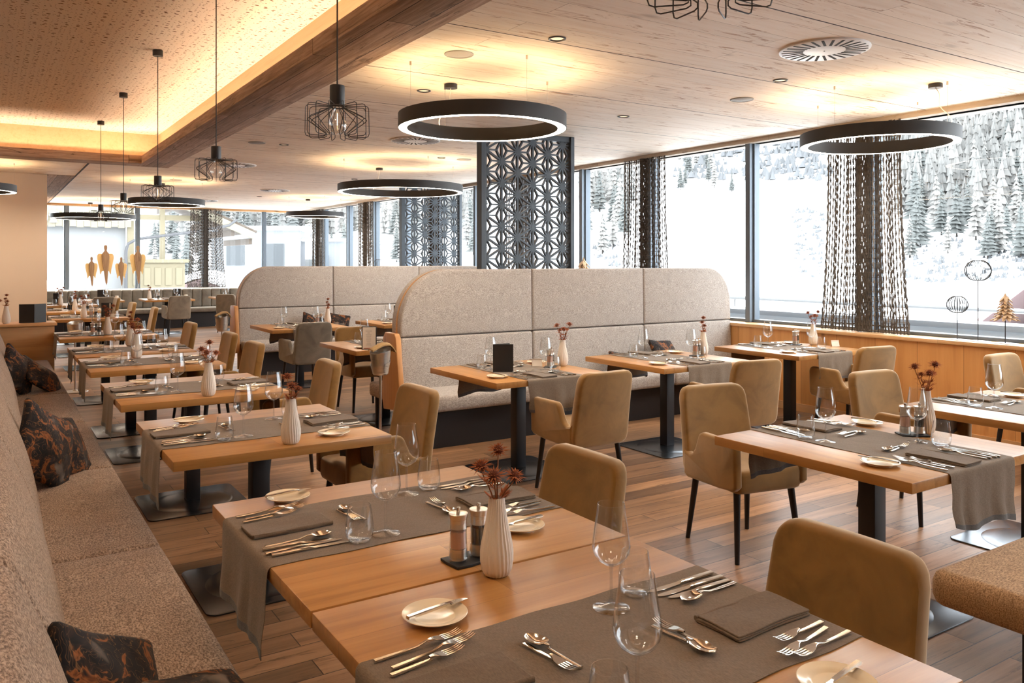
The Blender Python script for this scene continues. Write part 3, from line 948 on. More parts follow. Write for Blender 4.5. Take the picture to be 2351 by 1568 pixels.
def vase_build():
    prof = [(0.026, 0.0), (0.032, 0.003), (0.0385, 0.016), (0.0425, 0.040), (0.0425, 0.060), (0.0395, 0.085), (0.0335, 0.115), (0.0275, 0.145), (0.0232, 0.172), (0.0208, 0.192), (0.0200, 0.2025), (0.0185, 0.203), (0.0178, 0.198), (0.018, 0.15), (0.001, 0.145)]
    def rib(r, z, a):
        if r < 0.0195 and z > 0.14 : return r
        return r * (1 + 0.042 * math.cos(24 * (a + 3.0 * z - 14.0 * z * z) + 0.8 * math.sin(2 * a)))
    return MB().lathe(prof, 120, rib=rib, close_top=False).build('flower_vase', M['vase'], None, 60)

def thistle_builder(heads, seed):
    """dried thistle sprig standing in a vase; origin at the vase foot. heads: (x, y, z, r)"""
    def build():
        rr = random.Random(seed)
        r = thing('dried_thistle')
        st = MB()
        lf = MB()
        for (x, y, z, rad) in heads:
            p0 = Vector((x * 0.10, y * 0.10, 0.16)); p3 = Vector((x, y, z - rad * 0.5))
            p1 = Vector((x * 0.22, y * 0.22, 0.225)); p2 = Vector((x * 0.72, y * 0.72, 0.16 + (z - 0.16) * 0.62))
            pts = []
            for i in range(9):
                t = i / 8
                pts.append(p0 * (1 - t) ** 3 + p1 * 3 * t * (1 - t) ** 2 + p2 * 3 * t * t * (1 - t) + p3 * t ** 3)
            st.tube(pts, lambda t: 0.0024 - 0.0008 * t, 5)
            for k in (3, 5):
                if rr.random() < 0.8:
                    for q in range(4):
                        a = rr.uniform(0, 6.3); l = rr.uniform(0.024, 0.042)
                        d = Vector((math.cos(a), math.sin(a), rr.uniform(0.1, 0.9))).normalized()
                        s = d.cross(Vector((0, 0, 1))).normalized() * 0.0050
                        p = pts[k]
                        lf.add([p, p + d * l * 0.45 + s, p + d * l, p + d * l * 0.45 - s, p + d * l * 0.5 + Vector((0, 0, 0.002))], [(0, 1, 4), (1, 2, 4), (2, 3, 4), (3, 0, 4), (0, 3, 2, 1)])
        for q in range(18):
            a = rr.uniform(0, 6.3); l = rr.uniform(0.02, 0.042)
            d = Vector((math.cos(a), math.sin(a), rr.uniform(0.35, 1.2))).normalized()
            s = d.cross(Vector((0, 0, 1))).normalized() * 0.0058
            p = Vector((0.012 * math.cos(a), 0.012 * math.sin(a), 0.198))
            lf.add([p, p + d * l * 0.45 + s, p + d * l, p + d * l * 0.45 - s, p + d * l * 0.5 + Vector((0, 0, 0.002))], [(0, 1, 4), (1, 2, 4), (2, 3, 4), (3, 0, 4), (0, 3, 2, 1)])
        st.build('stem', M['stemdry'], r)
        lf.build('leaf', M['thistle'], r, 0)
        for (x, y, z, rad) in heads:
            h = MB()
            c = Vector((x, y, z))
            ax = Vector((x, y, 0.10)).normalized() if (x or y) else Vector((0, 0, 1))
            ax = (ax + Vector((0, 0, 0.9))).normalized()
            u = ax.orthogonal().normalized(); w = ax.cross(u)
            for ring, (el, ln, n) in enumerate(((-28, 1.5, 12), (2, 1.75, 16), (24, 1.45, 14), (48, 1.1, 10), (72, 0.95, 6))):
                for k in range(n):
                    a = 2 * PI * (k + 0.5 * ring) / n + rr.uniform(-.12, .12)
                    e = math.radians(el + rr.uniform(-9, 9))
                    d = u * (math.cos(a) * math.cos(e)) + w * (math.sin(a) * math.cos(e)) + ax * math.sin(e)
                    L = rad * ln * rr.uniform(0.85, 1.15)
                    s = d.cross(ax)
                    s = s.normalized() if s.length > 1e-4 else u
                    s2 = d.cross(s) * 0.0012
                    s = s * (0.0019 if ring > 1 else 0.0027)
                    p = c + d * rad * 0.55; tip = c + d * L
                    m_ = c + d * (rad * 0.55 + (L - rad * 0.55) * 0.35)
                    h.add([p - s * .6, p + s * .6, m_ + s, tip, m_ - s, m_ + s2, m_ - s2], [(0, 1, 5), (1, 2, 5), (2, 3, 5), (3, 4, 5), (4, 0, 5), (1, 0, 6), (2, 1, 6), (3, 2, 6), (4, 3, 6), (0, 4, 6)])
            fh = h.build('flower_head', M['thistle'], r, 0)
            MB().sphere(c, rad * 0.72, 9, 6, 0.9).build('cone', M['thistle_d'], fh)
        return r
    return build
TH = [thistle_builder([(0.004, 0.006, 0.325, 0.019), (-0.040, -0.004, 0.285, 0.020), (-0.006, -0.036, 0.268, 0.023), (0.047, -0.012, 0.262, 0.019)], 3),
      thistle_builder([(-0.018, 0.010, 0.300, 0.019), (0.010, -0.018, 0.262, 0.020), (0.03, 0.012, 0.246, 0.014)], 4),
      thistle_builder([(-0.045, 0.016, 0.315, 0.019), (0.055, 0.02, 0.325, 0.020), (0.008, -0.02, 0.288, 0.021), (0.033, 0.0, 0.285, 0.012), (-0.022, 0.0, 0.280, 0.013)], 5),
      thistle_builder([(0.004, 0.0, 0.325, 0.017), (-0.006, 0.008, 0.285, 0.015), (0.010, -0.008, 0.255, 0.016)], 6)]
def menu_folder_build():
    r = thing('menu_folder')
    M1 = T(-0.004, 0, 0, rz=math.radians(14)); M2 = T(0.0, 0.004, 0, rz=math.radians(-14))
    MB().bbox(0, 0.15, -0.0015, 0.0015, 0, 0.205, 0.001, 1, T(-0.075, 0, 0)).build('front_cover', M['menu'], r)
    MB().bbox(0, 0.15, -0.0015, 0.0015, 0, 0.205, 0.001, 1, T(-0.075, 0.004, 0, rz=math.radians(32))).build('back_cover', M['menu'], r)
    MB().bbox(0.004, 0.14, -0.0008, 0.0008, 0.006, 0.20, 0.0004, 1, T(-0.073, 0.004, 0, rz=math.radians(16))).build('page', M['paper'], r)
    return r
def card_build():
    r = MB()
    r.bbox(-0.04, 0.04, -0.0006, 0.0006, 0, 0.062, 0.0003, 1, T(0, -0.016, 0, rx=math.radians(-18)))
    r.bbox(-0.04, 0.04, -0.0006, 0.0006, 0, 0.062, 0.0003, 1, T(0, 0.016, 0, rx=math.radians(18)))
    return r.build('reserved_card', M['paper'], None)

# ------------------------------------------------------------------ long bench on the left, with its cushions
bench = thing('long_bench', 'long beige tweed wall bench with stitched seat cushions along the left side', 'bench', (0, 0, 0))
ys = [-0.95, 0.53, 2.0, 3.46, 4.92, 6.40, 7.87, 9.34, 10.64]
for i in range(len(ys) - 1):
    y0, y1 = ys[i], ys[i + 1]
    MB().pad(y1 - y0 - 0.002, 0.46, 0.15, RC=0.03, re=0.028, bulge=0.012, nx=14, nz=6,
             fn=lambda x, y, z, yc=(y0 + y1) / 2: (0.352 + z, yc + x, 0.385 + y - 0.012)).build('seat_cushion', M['tweed_b'], bench)
    def bf(x, y, z, yc=(y0 + y1) / 2):
        t = (z + 0.29) / 0.58
        return (0.135 - 0.165 * t + y + 0.03 * math.sin(PI * t), yc + x, 0.66 + z)
    MB().pad(y1 - y0 - 0.002, 0.58, 0.13, RC=0.04, re=0.03, bulge=0.012, nx=14, nz=6, fn=bf).build('back_cushion', M['tweed_b'], bench)
MB().box(0.02, 0.50, -0.95, 10.64, 0.0, 0.305).build('plinth', M['plinth'], bench)
MB().box(-0.26, -0.16, -0.95, 10.64, 0.0, 0.90).build('back_board', M['plinth'], bench)

def pillow_build():
    def f(x, y, z):
        k = 1 + 0.05 * (abs(x) / 0.2) ** 3 * (abs(z) / 0.2) ** 3
        return (x * k, y + 0.006 * math.sin(21 * x + 13 * z), z * k)
    return MB().pad(0.40, 0.40, 0.034, RC=0.02, re=0.016, bulge=0.055, back_bulge=0.055, nx=12, nz=12, fn=f).build('cushion', M['floral'], None, 60)
def pillow(loc, yaw, lean, spin, label, s=1.0):
    o = place('pillow', pillow_build, loc, 0, label, 'cushion', 'dark floral cushions')
    o.rotation_euler = (Matrix.Rotation(math.radians(yaw), 3, 'Z') @ Matrix.Rotation(math.radians(lean), 3, 'X') @ Matrix.Rotation(math.radians(spin), 3, 'Y')).to_euler()
    o.scale = (s, s, s)
    return o
pillow((0.215, 8.02, 0.63), 62, -16, 38, 'dark floral cushion on the bench, upright one of the pair near the wood cabinet', 0.92)
pillow((0.40, 8.12, 0.56), 68, -42, 52, 'dark floral cushion on the bench, slumped one of the pair near the wood cabinet', 0.9)
pillow((0.245, 4.66, 0.64), 58, -16, 34, 'large dark floral cushion with copper pattern upright in the middle of the bench', 0.94)
pillow((0.35, 4.93, 0.585), 64, -28, 14, 'darker floral cushion leaning behind the large copper one on the bench', 0.82)
pillow((0.225, 1.98, 0.575), 58, -26, 34, 'dark floral cushion with big rust petals at the lower edge on the bench', 0.86)
pillow((0.42, 1.93, 0.505), 62, -64, 42, 'floral cushion lying in front of the rust petalled one at the lower edge', 0.85)

# ------------------------------------------------------------------ wood cabinet closing the bench, things on it
cab = thing('wood_cabinet', 'low knotty pine cabinet closing the far end of the wall bench', 'cabinet', (0, 0, 0))
MB().bbox(-1.2, 0.645, 10.70, 11.10, 0.0, 0.832, 0.004).build('body', M['pine_x'], cab)
MB().bbox(-1.22, 0.67, 10.66, 11.13, 0.832, 0.862, 0.004).build('worktop', M['pine_x'], cab)
mb_ = thing('menu_folder', 'large black menu folder standing open on the pine cabinet', 'menu', (0.448, 10.80, 0.863))
MB().bbox(-0.155, 0, -0.003, 0.003, 0, 0.215, 0.001, 1, T(0, 0, 0, rz=math.radians(-16))).build('front_cover', M['menu'], mb_)
MB().bbox(0, 0.155, -0.003, 0.003, 0, 0.215, 0.001, 1, T(0, 0, 0, rz=math.radians(38))).build('back_cover', M['menu'], mb_)

# ------------------------------------------------------------------ booths
def booth_build():
    """high upholstered partition bench; origin at the left end of the front face, local x along it, y into the back"""
    r = thing('booth_bench')
    W = 4.13
    s1, s2 = 1.386, 2.81
    z0, zs, zt = 0.40, 0.905, 1.497
    def corner_l(x0, x1):   # upper left panel, big elliptical corner
        pts = [(x1, zs + .004), (x1, zt)]
        n = 14
        for i in range(n + 1):
            a = math.radians(90 + 90 * i / n)
            pts.append((x0 + 0.46 + 0.46 * math.cos(a), zt - 0.50 + 0.50 * math.sin(a)))
        pts.append((x0, zs + .004))
        return pts
    def corner_r(x0, x1):
        pts = [(x0, zs + .004), (x1, zs + .004)]
        n = 12
        for i in range(n + 1):
            a = math.radians(90 * i / n)
            pts.append((x1 - 0.34 + 0.34 * math.cos(a), zt - 0.40 + 0.40 * math.sin(a)))
        pts.append((x0, zt))
        return pts
    outs = [corner_l(0, s1 - .003), [(s1 + .003, zs + .004), (s2 - .003, zs + .004), (s2 - .003, zt), (s1 + .003, zt)], corner_r(s2 + .003, W)]
    for side, yc in (('front', 0.045), ('rear', 0.155)):
        for o in outs:
            MB().plate(o, 0.085, 0.022, fn=lambda a, c, t, yc=yc: (a, yc + t + 0.02 * (c - 0.9), c), seg=4).build('upper_panel', M['tweed'], r)
        for a, c in ((0, s1 - .003), (s1 + .003, s2 - .003), (s2 + .003, W)):
            MB().pad(c - a, zs - z0 - 0.004, 0.085, RC=0.022, re=0.02, bulge=0.012, nx=10, nz=6,
                     fn=lambda x, y, z, a=a, c=c, yc=yc, sd=side: ((a + c) / 2 + x, yc - y - (0.03 * (0.25 - z) if sd == 'front' else 0), (z0 + zs) / 2 + z)).build('lower_panel', M['tweed'], r)
    full = corner_l(0.004, W / 2)[:-1] + [(0.004, z0)]
    core = [(0.004, 0.05), (W - 0.004, 0.05)] + [p for p in corner_r(s2, W - 0.003)[2:-1]] + [p for p in corner_l(0.003, s1)[2:-1]]
    MB().plate(core, 0.022, 0.0, fn=lambda a, c, t: (a, 0.10 + t + 0.02 * (c - 0.9), c)).build('core_board', M['pine_x'], r)
    for a, c in ((0.03, s1), (s1, s2), (s2, W)):
        MB().pad(c - a - 0.003, 0.50, 0.135, RC=0.03, re=0.03, bulge=0.012, nx=10, nz=6,
                 fn=lambda x, y, z, a=a, c=c: ((a + c) / 2 + x, -0.215 - z, 0.385 + y)).build('seat_cushion', M['tweed'], r)
    MB().box(0.10, W, -0.36, 0.09, 0.0, 0.32).build('plinth', M['plinth'], r)
    for a, c in ((-0.02, 1.38),):
        MB().pad(c - a, 0.46, 0.135, RC=0.03, re=0.03, bulge=0.012, nx=10, nz=6,
                 fn=lambda x, y, z, a=a, c=c: ((a + c) / 2 + x, 0.43 + z, 0.385 + y)).build('rear_seat_cushion', M['tweed_b'], r)
        for xx, yy in ((a + 0.06, 0.60), (c - 0.06, 0.60)):
            MB().cyl((xx, yy, 0.33), (xx, yy, 0.0), 0.02, 0.016, 10).build('leg', M['legs'], r)
    ol = [(-0.10, 0.40), (-0.065, 0.29), (0.235, 0.265), (0.27, 0.38), (0.245, 0.90), (0.205, 0.945), (0.015, 0.945), (-0.02, 0.91)]
    MB().plate(ol, 0.052, 0.008, fn=lambda a, c, t: (-0.034 + t, a, c)).build('end_panel', M['post'], r)
    return r
place('booth', booth_build, (3.0, 6.40, 0), 0, 'beige tweed booth bench with tall rounded partition back, the nearer of the two', 'booth', 'tweed booth benches')
place('booth', booth_build, (2.95, 11.60, 0), 0, 'beige tweed booth bench with tall rounded back behind the nearer booth', 'booth', 'tweed booth benches')
pillow((5.92, 6.20, 0.60), 8, -38, 6, 'dark green floral cushion lying on the nearer booth\'s window side', 0.85)
pillow((5.35, 6.14, 0.55), -20, -60, 10, 'dark cushion lying flat on the nearer booth seat under the middle table', 0.85)
pillow((3.95, 11.40, 0.635), 15, -24, 20, 'dark cushion beside the thistle vase on the far booth', 0.85)
pillow((4.30, 11.36, 0.635), -12, -24, 12, 'copper floral cushion on the far booth at its panel seam', 0.85)

ot = thing('upholstered_bench', 'brown tweed bench seat on a black support in the lower right corner', 'bench', (0, 0, 0))
MB().pad(1.5, 0.62, 0.125, RC=0.05, re=0.04, bulge=0.012, nx=10, nz=6, fn=lambda x, y, z: (3.545 + x, 1.30 + z, 0.418 + y)).build('seat_cushion', M['tweed_o'], ot)
for x in (2.92, 4.16):
    MB().bbox(x - 0.05, x + 0.05, 1.03, 1.33, 0.0, 0.365, 0.003).build('leg', M['plinth'], ot)

# ------------------------------------------------------------------ green channelled banquette under the far windows
gb = thing('channel_banquette', 'olive grey banquette with vertical channels under the far windows', 'banquette', (0, 0, 0))
g = MB()
x = 0.85
while x < 6.6:
    g.pad(0.222, 0.44, 0.10, RC=0.03, re=0.03, bulge=0.018, nx=4, nz=4, fn=lambda a, y, z, x=x: (x + 0.111 + a, 20.98 - y + 0.03 * z, 0.675 + z))
    x += 0.224
g.build('backrest', M['chan'], gb)
for x in (0.85, 2.30, 3.75, 5.20):
    MB().pad(1.446, 0.62, 0.10, RC=0.03, re=0.025, bulge=0.01, nx=6, nz=4, fn=lambda a, y, z, x=x: (x + 0.725 + a, 20.60 + z, 0.405 + y)).build('seat_cushion', M['chan'], gb)
MB().box(0.85, 6.65, 20.36, 21.04, 0, 0.35).build('plinth', M['plinth'], gb)

# ------------------------------------------------------------------ lattice screens
def lattice_build():
    r = thing('lattice_screen')
    W, H, TH_ = 1.22, CZ - 0.002, 0.032
    zb = 0.90
    a = 0.232
    dx = a * math.sqrt(3) / 2
    m = MB()
    def seg(p, q, w):
        d = Vector((q[0] - p[0], q[1] - p[1]))
        L = d.length
        if L < 1e-6: return
        d /= L
        n = Vector((-d.y, d.x)) * (w / 2)
        c = [(p[0] + n.x, p[1] + n.y), (q[0] + n.x, q[1] + n.y), (q[0] - n.x, q[1] - n.y), (p[0] - n.x, p[1] - n.y)]
        lo, hi = 0.05, W - 0.05
        # clip to the frame opening
        t0, t1 = 0.0, 1.0
        for k, (mn, mx) in enumerate(((lo, hi), (zb, H - 0.06))):
            d0 = q[k] - p[k]
            if abs(d0) < 1e-9:
                if p[k] < mn or p[k] > mx: return
            else:
                ta, tb = (mn - p[k]) / d0, (mx - p[k]) / d0
                if ta > tb: ta, tb = tb, ta
                t0, t1 = max(t0, ta), min(t1, tb)
        if t1 - t0 < 1e-3: return
        P = (p[0] + (q[0] - p[0]) * t0, p[1] + (q[1] - p[1]) * t0); Q = (p[0] + (q[0] - p[0]) * t1, p[1] + (q[1] - p[1]) * t1)
        vs = []
        for y in (-TH_ / 2, TH_ / 2):
            for b_, s in ((P, 1), (Q, 1), (Q, -1), (P, -1)):
                vs.append((b_[0] + s * n.x, y, b_[1] + s * n.y))
        m.add(vs, [(0, 1, 2, 3), (7, 6, 5, 4), (0, 4, 5, 1), (1, 5, 6, 2), (2, 6, 7, 3), (3, 7, 4, 0)])
    for i in range(-1, 8):
        for j in range(-1, 11):
            x = 0.05 + 0.13 * dx + i * dx
            z = zb + j * a + (0.5 * a if i % 2 else 0)
            up = (x, z + a)
            ur = (x + dx, z + a / 2)
            dr = (x + dx, z - a / 2)
            seg((x, z), up, 0.020); seg((x, z), ur, 0.020); seg((x, z), dr, 0.020)
            for tri in (((x, z), up, ur), ((x, z), ur, dr)):
                c = (sum(p[0] for p in tri) / 3, sum(p[1] for p in tri) / 3)
                for p in tri: seg(p, c, 0.016)
            if 0.07 < x < W - 0.07 and zb < z < H - 0.08:
                m.cyl((x, -TH_ / 2 - 0.001, z), (x, TH_ / 2 + 0.001, z), 0.026, 0.026, 10)
    m.build('lattice', M['lattice'], r, 0)
    for x0, x1 in ((0, 0.05), (W - 0.05, W)):
        MB().bbox(x0, x1, -0.05, 0.05, 0, H, 0.002, 1).build('post', M['lattice'], r)
    MB().bbox(0.05, W - 0.05, -0.03, 0.03, H - 0.06, H, 0.002, 1).build('top_rail', M['lattice'], r)
    MB().bbox(0.05, W - 0.05, -0.03, 0.03, 0.0, zb, 0.002, 1).build('base_panel', M['lattice'], r)
    return r
place('lattice', lattice_build, (4.335, 7.33, 0), 0, 'dark lattice screen with star pattern rising behind the nearer booth', 'screen', 'dark star lattice screens')
place('lattice', lattice_build, (6.13, 13.1, 0), 0, 'dark lattice screen with star pattern beyond the far booth', 'screen', 'dark star lattice screens')

# ------------------------------------------------------------------ ceiling fittings
def ring_builder(Rr):
    def build():
        r = thing('ring_lamp')
        zb, zt = 2.545 - CZ, 2.648 - CZ
        w = 0.068
        n = 72
        MB().lathe([(Rr, zb), (Rr, zt), (Rr - 0.004, zt), (Rr - 0.004, zt - 0.012), (Rr - w + 0.004, zt - 0.012), (Rr - w + 0.004, zt), (Rr - w, zt), (Rr - w, zb), (Rr - w + 0.004, zb), (Rr - w + 0.004, zb + 0.006), (Rr - 0.004, zb + 0.006), (Rr - 0.004, zb), (Rr, zb)], n, close_top=False, close_bot=False).build('ring_housing', M['blackm'], r, 40)
        MB().lathe([(Rr - w + 0.005, zb + 0.002), (Rr - 0.005, zb + 0.002), (Rr - 0.005, zb + 0.005), (Rr - w + 0.005, zb + 0.005), (Rr - w + 0.005, zb + 0.002)], n, close_top=False, close_bot=False).build('diffuser', M['ring_down'], r, 40)
        MB().lathe([(Rr - w + 0.012, zt - 0.010), (Rr - 0.012, zt - 0.010), (Rr - 0.012, zt - 0.005), (Rr - w + 0.012, zt - 0.005), (Rr - w + 0.012, zt - 0.010)], n, close_top=False, close_bot=False).build('uplight', M['ring_up'], r, 40)
        for k in range(4):
            a = PI / 2 * k
            x, y = (Rr - w / 2) * math.cos(a), (Rr - w / 2) * math.sin(a)
            wv = MB().cyl((x, y, zt - 0.006), (x, y, -0.02), 0.0012, n=5).build('suspension_wire', M['wire'], r)
            MB().cyl((x, y, -0.028), (x, y, -0.0005), 0.008, n=10).build('wire_grip', M['wire'], wv)
        MB().lathe([(0.052, -0.034), (0.052, -0.004), (0.048, -0.0005)], 24, c=(0, Rr - 0.13, 0)).build('canopy', M['blackm'], r)
        pts = []
        for i in range(13):
            t = i / 12
            pts.append((0.02 * math.sin(6 * t) - 0.04 * t, Rr - 0.13 + 0.09 * t + 0.02 * math.sin(9 * t), -0.034 + (zt + 0.034) * t))
        MB().tube(pts, 0.0032, 6).build('power_cord', M['cord'], r)
        return r
    return build
RB, RBL = ring_builder(0.62), ring_builder(0.88)
for big, x, y, lab in ((0, 3.07, 5.14, 'black ring pendant lamp hanging over the nearer booth\'s aisle table'),
                       (0, 6.27, 4.03, 'black ring pendant lamp in front of the window curtain'),
                       (1, 4.92, 10.5, 'large black ring pendant lamp in front of the far lattice screen'),
                       (0, 6.05, 17.3, 'black ring pendant lamp far back near the window corner'),
                       (0, 2.62, 15.1, 'black ring pendant lamp behind the fourth cage lamp'),
                       (1, 2.05, 20.9, 'large black ring pendant lamp above the wooden angels'),
                       (0, -0.27, 13.55, 'black ring pendant lamp cut by the frame before the pale pier')):
    place('ringL' if big else 'ring', RBL if big else RB, (x, y, CZ), PI if x > 6.2 else 0, lab, 'lamp', 'ring pendant lamps')

def cage_build():
    r = thing('cage_lamp')
    ztop = 3.42
    z0 = 2.235 - ztop            # underside of the socket, cage top
    MB().lathe([(0.042, -0.052), (0.0425, -0.05), (0.0425, -0.003), (0.041, -0.0005)], 24).build('canopy', M['black'], r)
    MB().cyl((0, 0, -0.05), (0, 0, z0 + 0.08), 0.0034, n=8).build('cable', M['black'], r)
    MB().lathe([(0.031, z0), (0.0315, z0 + 0.002), (0.0315, z0 + 0.082), (0.030, z0 + 0.084)], 24).build('socket', M['black'], r)
    cg = MB()
    N_ = 14
    for k in range(N_):
        a = 2 * PI * k / N_ + 0.1
        ca, sa = math.cos(a), math.sin(a)
        loop = [(0.030, -0.004), (0.118, 0.000), (0.128, -0.004), (0.132, -0.014), (0.134, -0.118), (0.130, -0.130), (0.120, -0.134), (0.060, -0.134), (0.050, -0.130), (0.050, -0.120), (0.118, -0.070), (0.124, -0.062), (0.118, -0.054), (0.032, -0.012)]
        cg.tube([(q * ca, q * sa, z0 + z) for q, z in loop], 0.0017, 5, closed=True)
    cg.tube([(0.031 * math.cos(t * PI / 12), 0.031 * math.sin(t * PI / 12), z0 - 0.008) for t in range(24)], 0.003, 5, closed=True)
    cg.build('cage', M['black'], r)
    bl = MB().lathe([(0.014, z0 - 0.002), (0.014, z0 - 0.020), (0.022, z0 - 0.040), (0.034, z0 - 0.066), (0.0375, z0 - 0.084), (0.034, z0 - 0.102), (0.022, z0 - 0.116), (0.008, z0 - 0.121), (0.0005, z0 - 0.1215)], 24, close_top=False, close_bot=False).build('bulb', M['bulb'], r, 70)
    MB().cyl((0, 0, z0 - 0.035), (0, 0, z0 - 0.085), 0.0013, n=6).build('filament', M['filament'], bl)
    return r
ords = ['closest to the camera, cut by the top edge', 'second from the camera, beside the first ring lamp', 'third from the camera, against the far vent', 'fourth from the camera, over the fourth bench table', 'fifth from the camera, over the dark beam corner', 'sixth and farthest from the camera']
for i, y in enumerate((1.17, 3.30, 5.48, 7.64, 9.78, 11.9)):
    place('cage', cage_build, (1.25, y, 3.42), 0.4 * i, 'black wire cage pendant lamp, ' + ords[i], 'lamp', 'wire cage pendant lamps')

def vent_build():
    r = thing('ceiling_vent')
    MB().lathe([(0.285, -0.0005), (0.285, -0.010), (0.278, -0.013), (0.001, -0.013)], 48, close_top=False, close_bot=False).build('vent_disc', M['white'], r)
    s = MB()
    for k in range(26):
        a = 2 * PI * k / 26
        s.bbox(0.125, 0.262, -0.0085, 0.0085, -0.0145, -0.0125, 0.0004, 1, T(rz=a) @ T(0, 0.02, 0, rz=0.28))
    s.build('vent_grille', M['darkhole'], r)
    MB().cyl((0, 0, -0.0146), (0, 0, -0.0125), 0.005, n=8).build('screw', M['darkhole'], r)
    return r
for x, y, lab in ((4.63, 3.36, 'beside the closest cage lamp'), (4.15, 8.46, 'half hidden by the first ring lamp'), (3.01, 12.0, 'behind the third cage lamp'), (4.74, 15.9, 'above the large ring lamp, far back'), (4.18, 19.4, 'the most distant one')):
    place('vent', vent_build, (x, y, CZ), 0, 'round white swirl air vent in the timber ceiling, ' + lab, 'vent', 'round swirl air vents')
def speaker_build():
    r = thing('ceiling_speaker')
    MB().lathe([(0.100, -0.0005), (0.100, -0.005), (0.095, -0.008), (0.088, -0.006)], 32, close_top=False, close_bot=False).build('rim', M['grille'], r)
    MB().lathe([(0.089, -0.004), (0.06, -0.009), (0.001, -0.011)], 32, close_top=False, close_bot=False).build('grille', M['grille'], r)
    return r
for x, y, lab in ((2.67, 4.78, 'over the first ring lamp'), (5.47, 4.79, 'near the window ring lamp'), (2.66, 9.63, 'near the second cage lamp'), (5.49, 9.69, 'above the near lattice screen'), (2.71, 14.8, 'near the fourth cage lamp')):
    place('speaker', speaker_build, (x, y, CZ), 0, 'round grey loudspeaker grille set in the timber ceiling ' + lab, 'speaker', 'ceiling loudspeakers')
def down_build():
    r = thing('downlight')
    MB().lathe([(0.056, -0.0005), (0.056, -0.006), (0.050, -0.008), (0.044, -0.004), (0.040, -0.001), (0.030, 0.03)], 28, close_top=False, close_bot=False).build('rim', M['black'], r)
    MB().lathe([(0.042, -0.0010), (0.001, -0.0012)], 24, close_top=False, close_bot=False).build('lamp_disc', M['downglow'], r)
    return r
for x, y, lab in ((3.0, 4.11, 'in front of the first ring lamp'), (3.0, 5.96, 'just behind the first ring lamp'), (5.15, 5.97, 'between first ring lamp and window ring lamp'), (5.14, 4.12, 'next to the window ring lamp'), (2.98, 9.63, 'beside the second cage lamp'), (5.14, 9.69, 'left of the near lattice top'), (5.23, 13.0, 'above the large middle ring lamp'), (4.91, 17.6, 'deep in the room near the window corner')):
    place('down', down_build, (x, y, CZ), 0, 'small round black downlight in the timber ceiling ' + lab, 'light', 'recessed downlights')

# ------------------------------------------------------------------ knitted curtains
def curtain_build(seed=1):
    r = thing('knitted_curtain')
    rr = random.Random(seed)
    top, bot = 2.05, 0.0
    light, dark, hem = MB(), MB(), MB()
    xs = [0.415 * i / 16 for i in range(17)] + [0.435 + 0.115 * i / 10 for i in range(11)] + [0.575 + 0.425 * i / 15 for i in range(16)]
    n = len(xs)
    def pos(q, z):
        k = 1 - z / top
        wdt = 0.78 + 0.18 * k ** 2.2
        y = (q - 0.5) * wdt
        c = max(0.0, 1 - abs(q - 0.49) / 0.07)
        x = 0.016 * math.sin(q * 44) + 0.012 * math.sin(q * 19 + 2 * k) - 0.03 * c
        return x, y
    for i, q in enumerate(xs):
        pts = []
        ph = rr.uniform(0, 6)
        m = 62
        for j in range(m + 1):
            z = top * j / m
            x, y = pos(q, z)
            pts.append((x + 0.002 * math.sin(j * 2.1 + ph), y + 0.0032 * math.sin(j * 1.57 + ph), z + 0.0005 * i / n))
        centre = 0.43 < q < 0.56
        edge = q < 0.02 or q > 0.98 or rr.random() < 0.22
        th = 0.0098 if centre else (0.0120 if edge else 0.0102)
        tgt = dark if (centre or edge or i % 2) else light
        tgt.tube(pts, lambda t, th=th, ph=ph: th * (0.70 + 0.42 * math.sin(t * 158 + ph)), 4)
        if centre:
            tgt.tube([(p[0] + 0.014, p[1] + 0.004, p[2]) for p in pts], 0.0065, 4)
        hb = [(p[0], p[1], p[2]) for p in pts if p[2] < 0.115]
        hem.tube(hb, lambda t, ph=ph: 0.0105 * (0.8 + 0.3 * math.sin(t * 12 + ph)), 4)
    for k in range(44):
        z = 0.02 + (top - 0.03) * k / 43
        pts = [(pos(q, z)[0], pos(q, z)[1], z + 0.006 * math.sin(i * 2.6 + k)) for i, q in enumerate(xs)]
        (dark if k % 2 else light).tube(pts, 0.0034 if k > 1 else 0.007, 3)
    light.build('pale_yarn', M['curtain'], r, 0)
    dark.build('dark_yarn', M['curtain_d'], r, 0)
    hem.build('hem', M['curtain_d'], r, 0)
    return r
for y, lab in ((4.84, 'in front of the widest window, right of the near lattice'), (8.02, 'between the near lattice and the widest window'), (11.0, 'seen through the near lattice screen'), (14.1, 'seen through the far lattice screen'), (17.4, 'left of the far lattice screen'), (20.6, 'in the far corner of the window wall')):
    place('curtain', curtain_build, (7.27, y, 0.876), 0, 'open knitted brown curtain ' + lab, 'curtain', 'knitted curtains')
o = place('curtain', curtain_build, (4.80, 22.12, 0.888), -PI / 2, 'open knitted brown curtain hanging at the far window wall', 'curtain', 'knitted curtains')

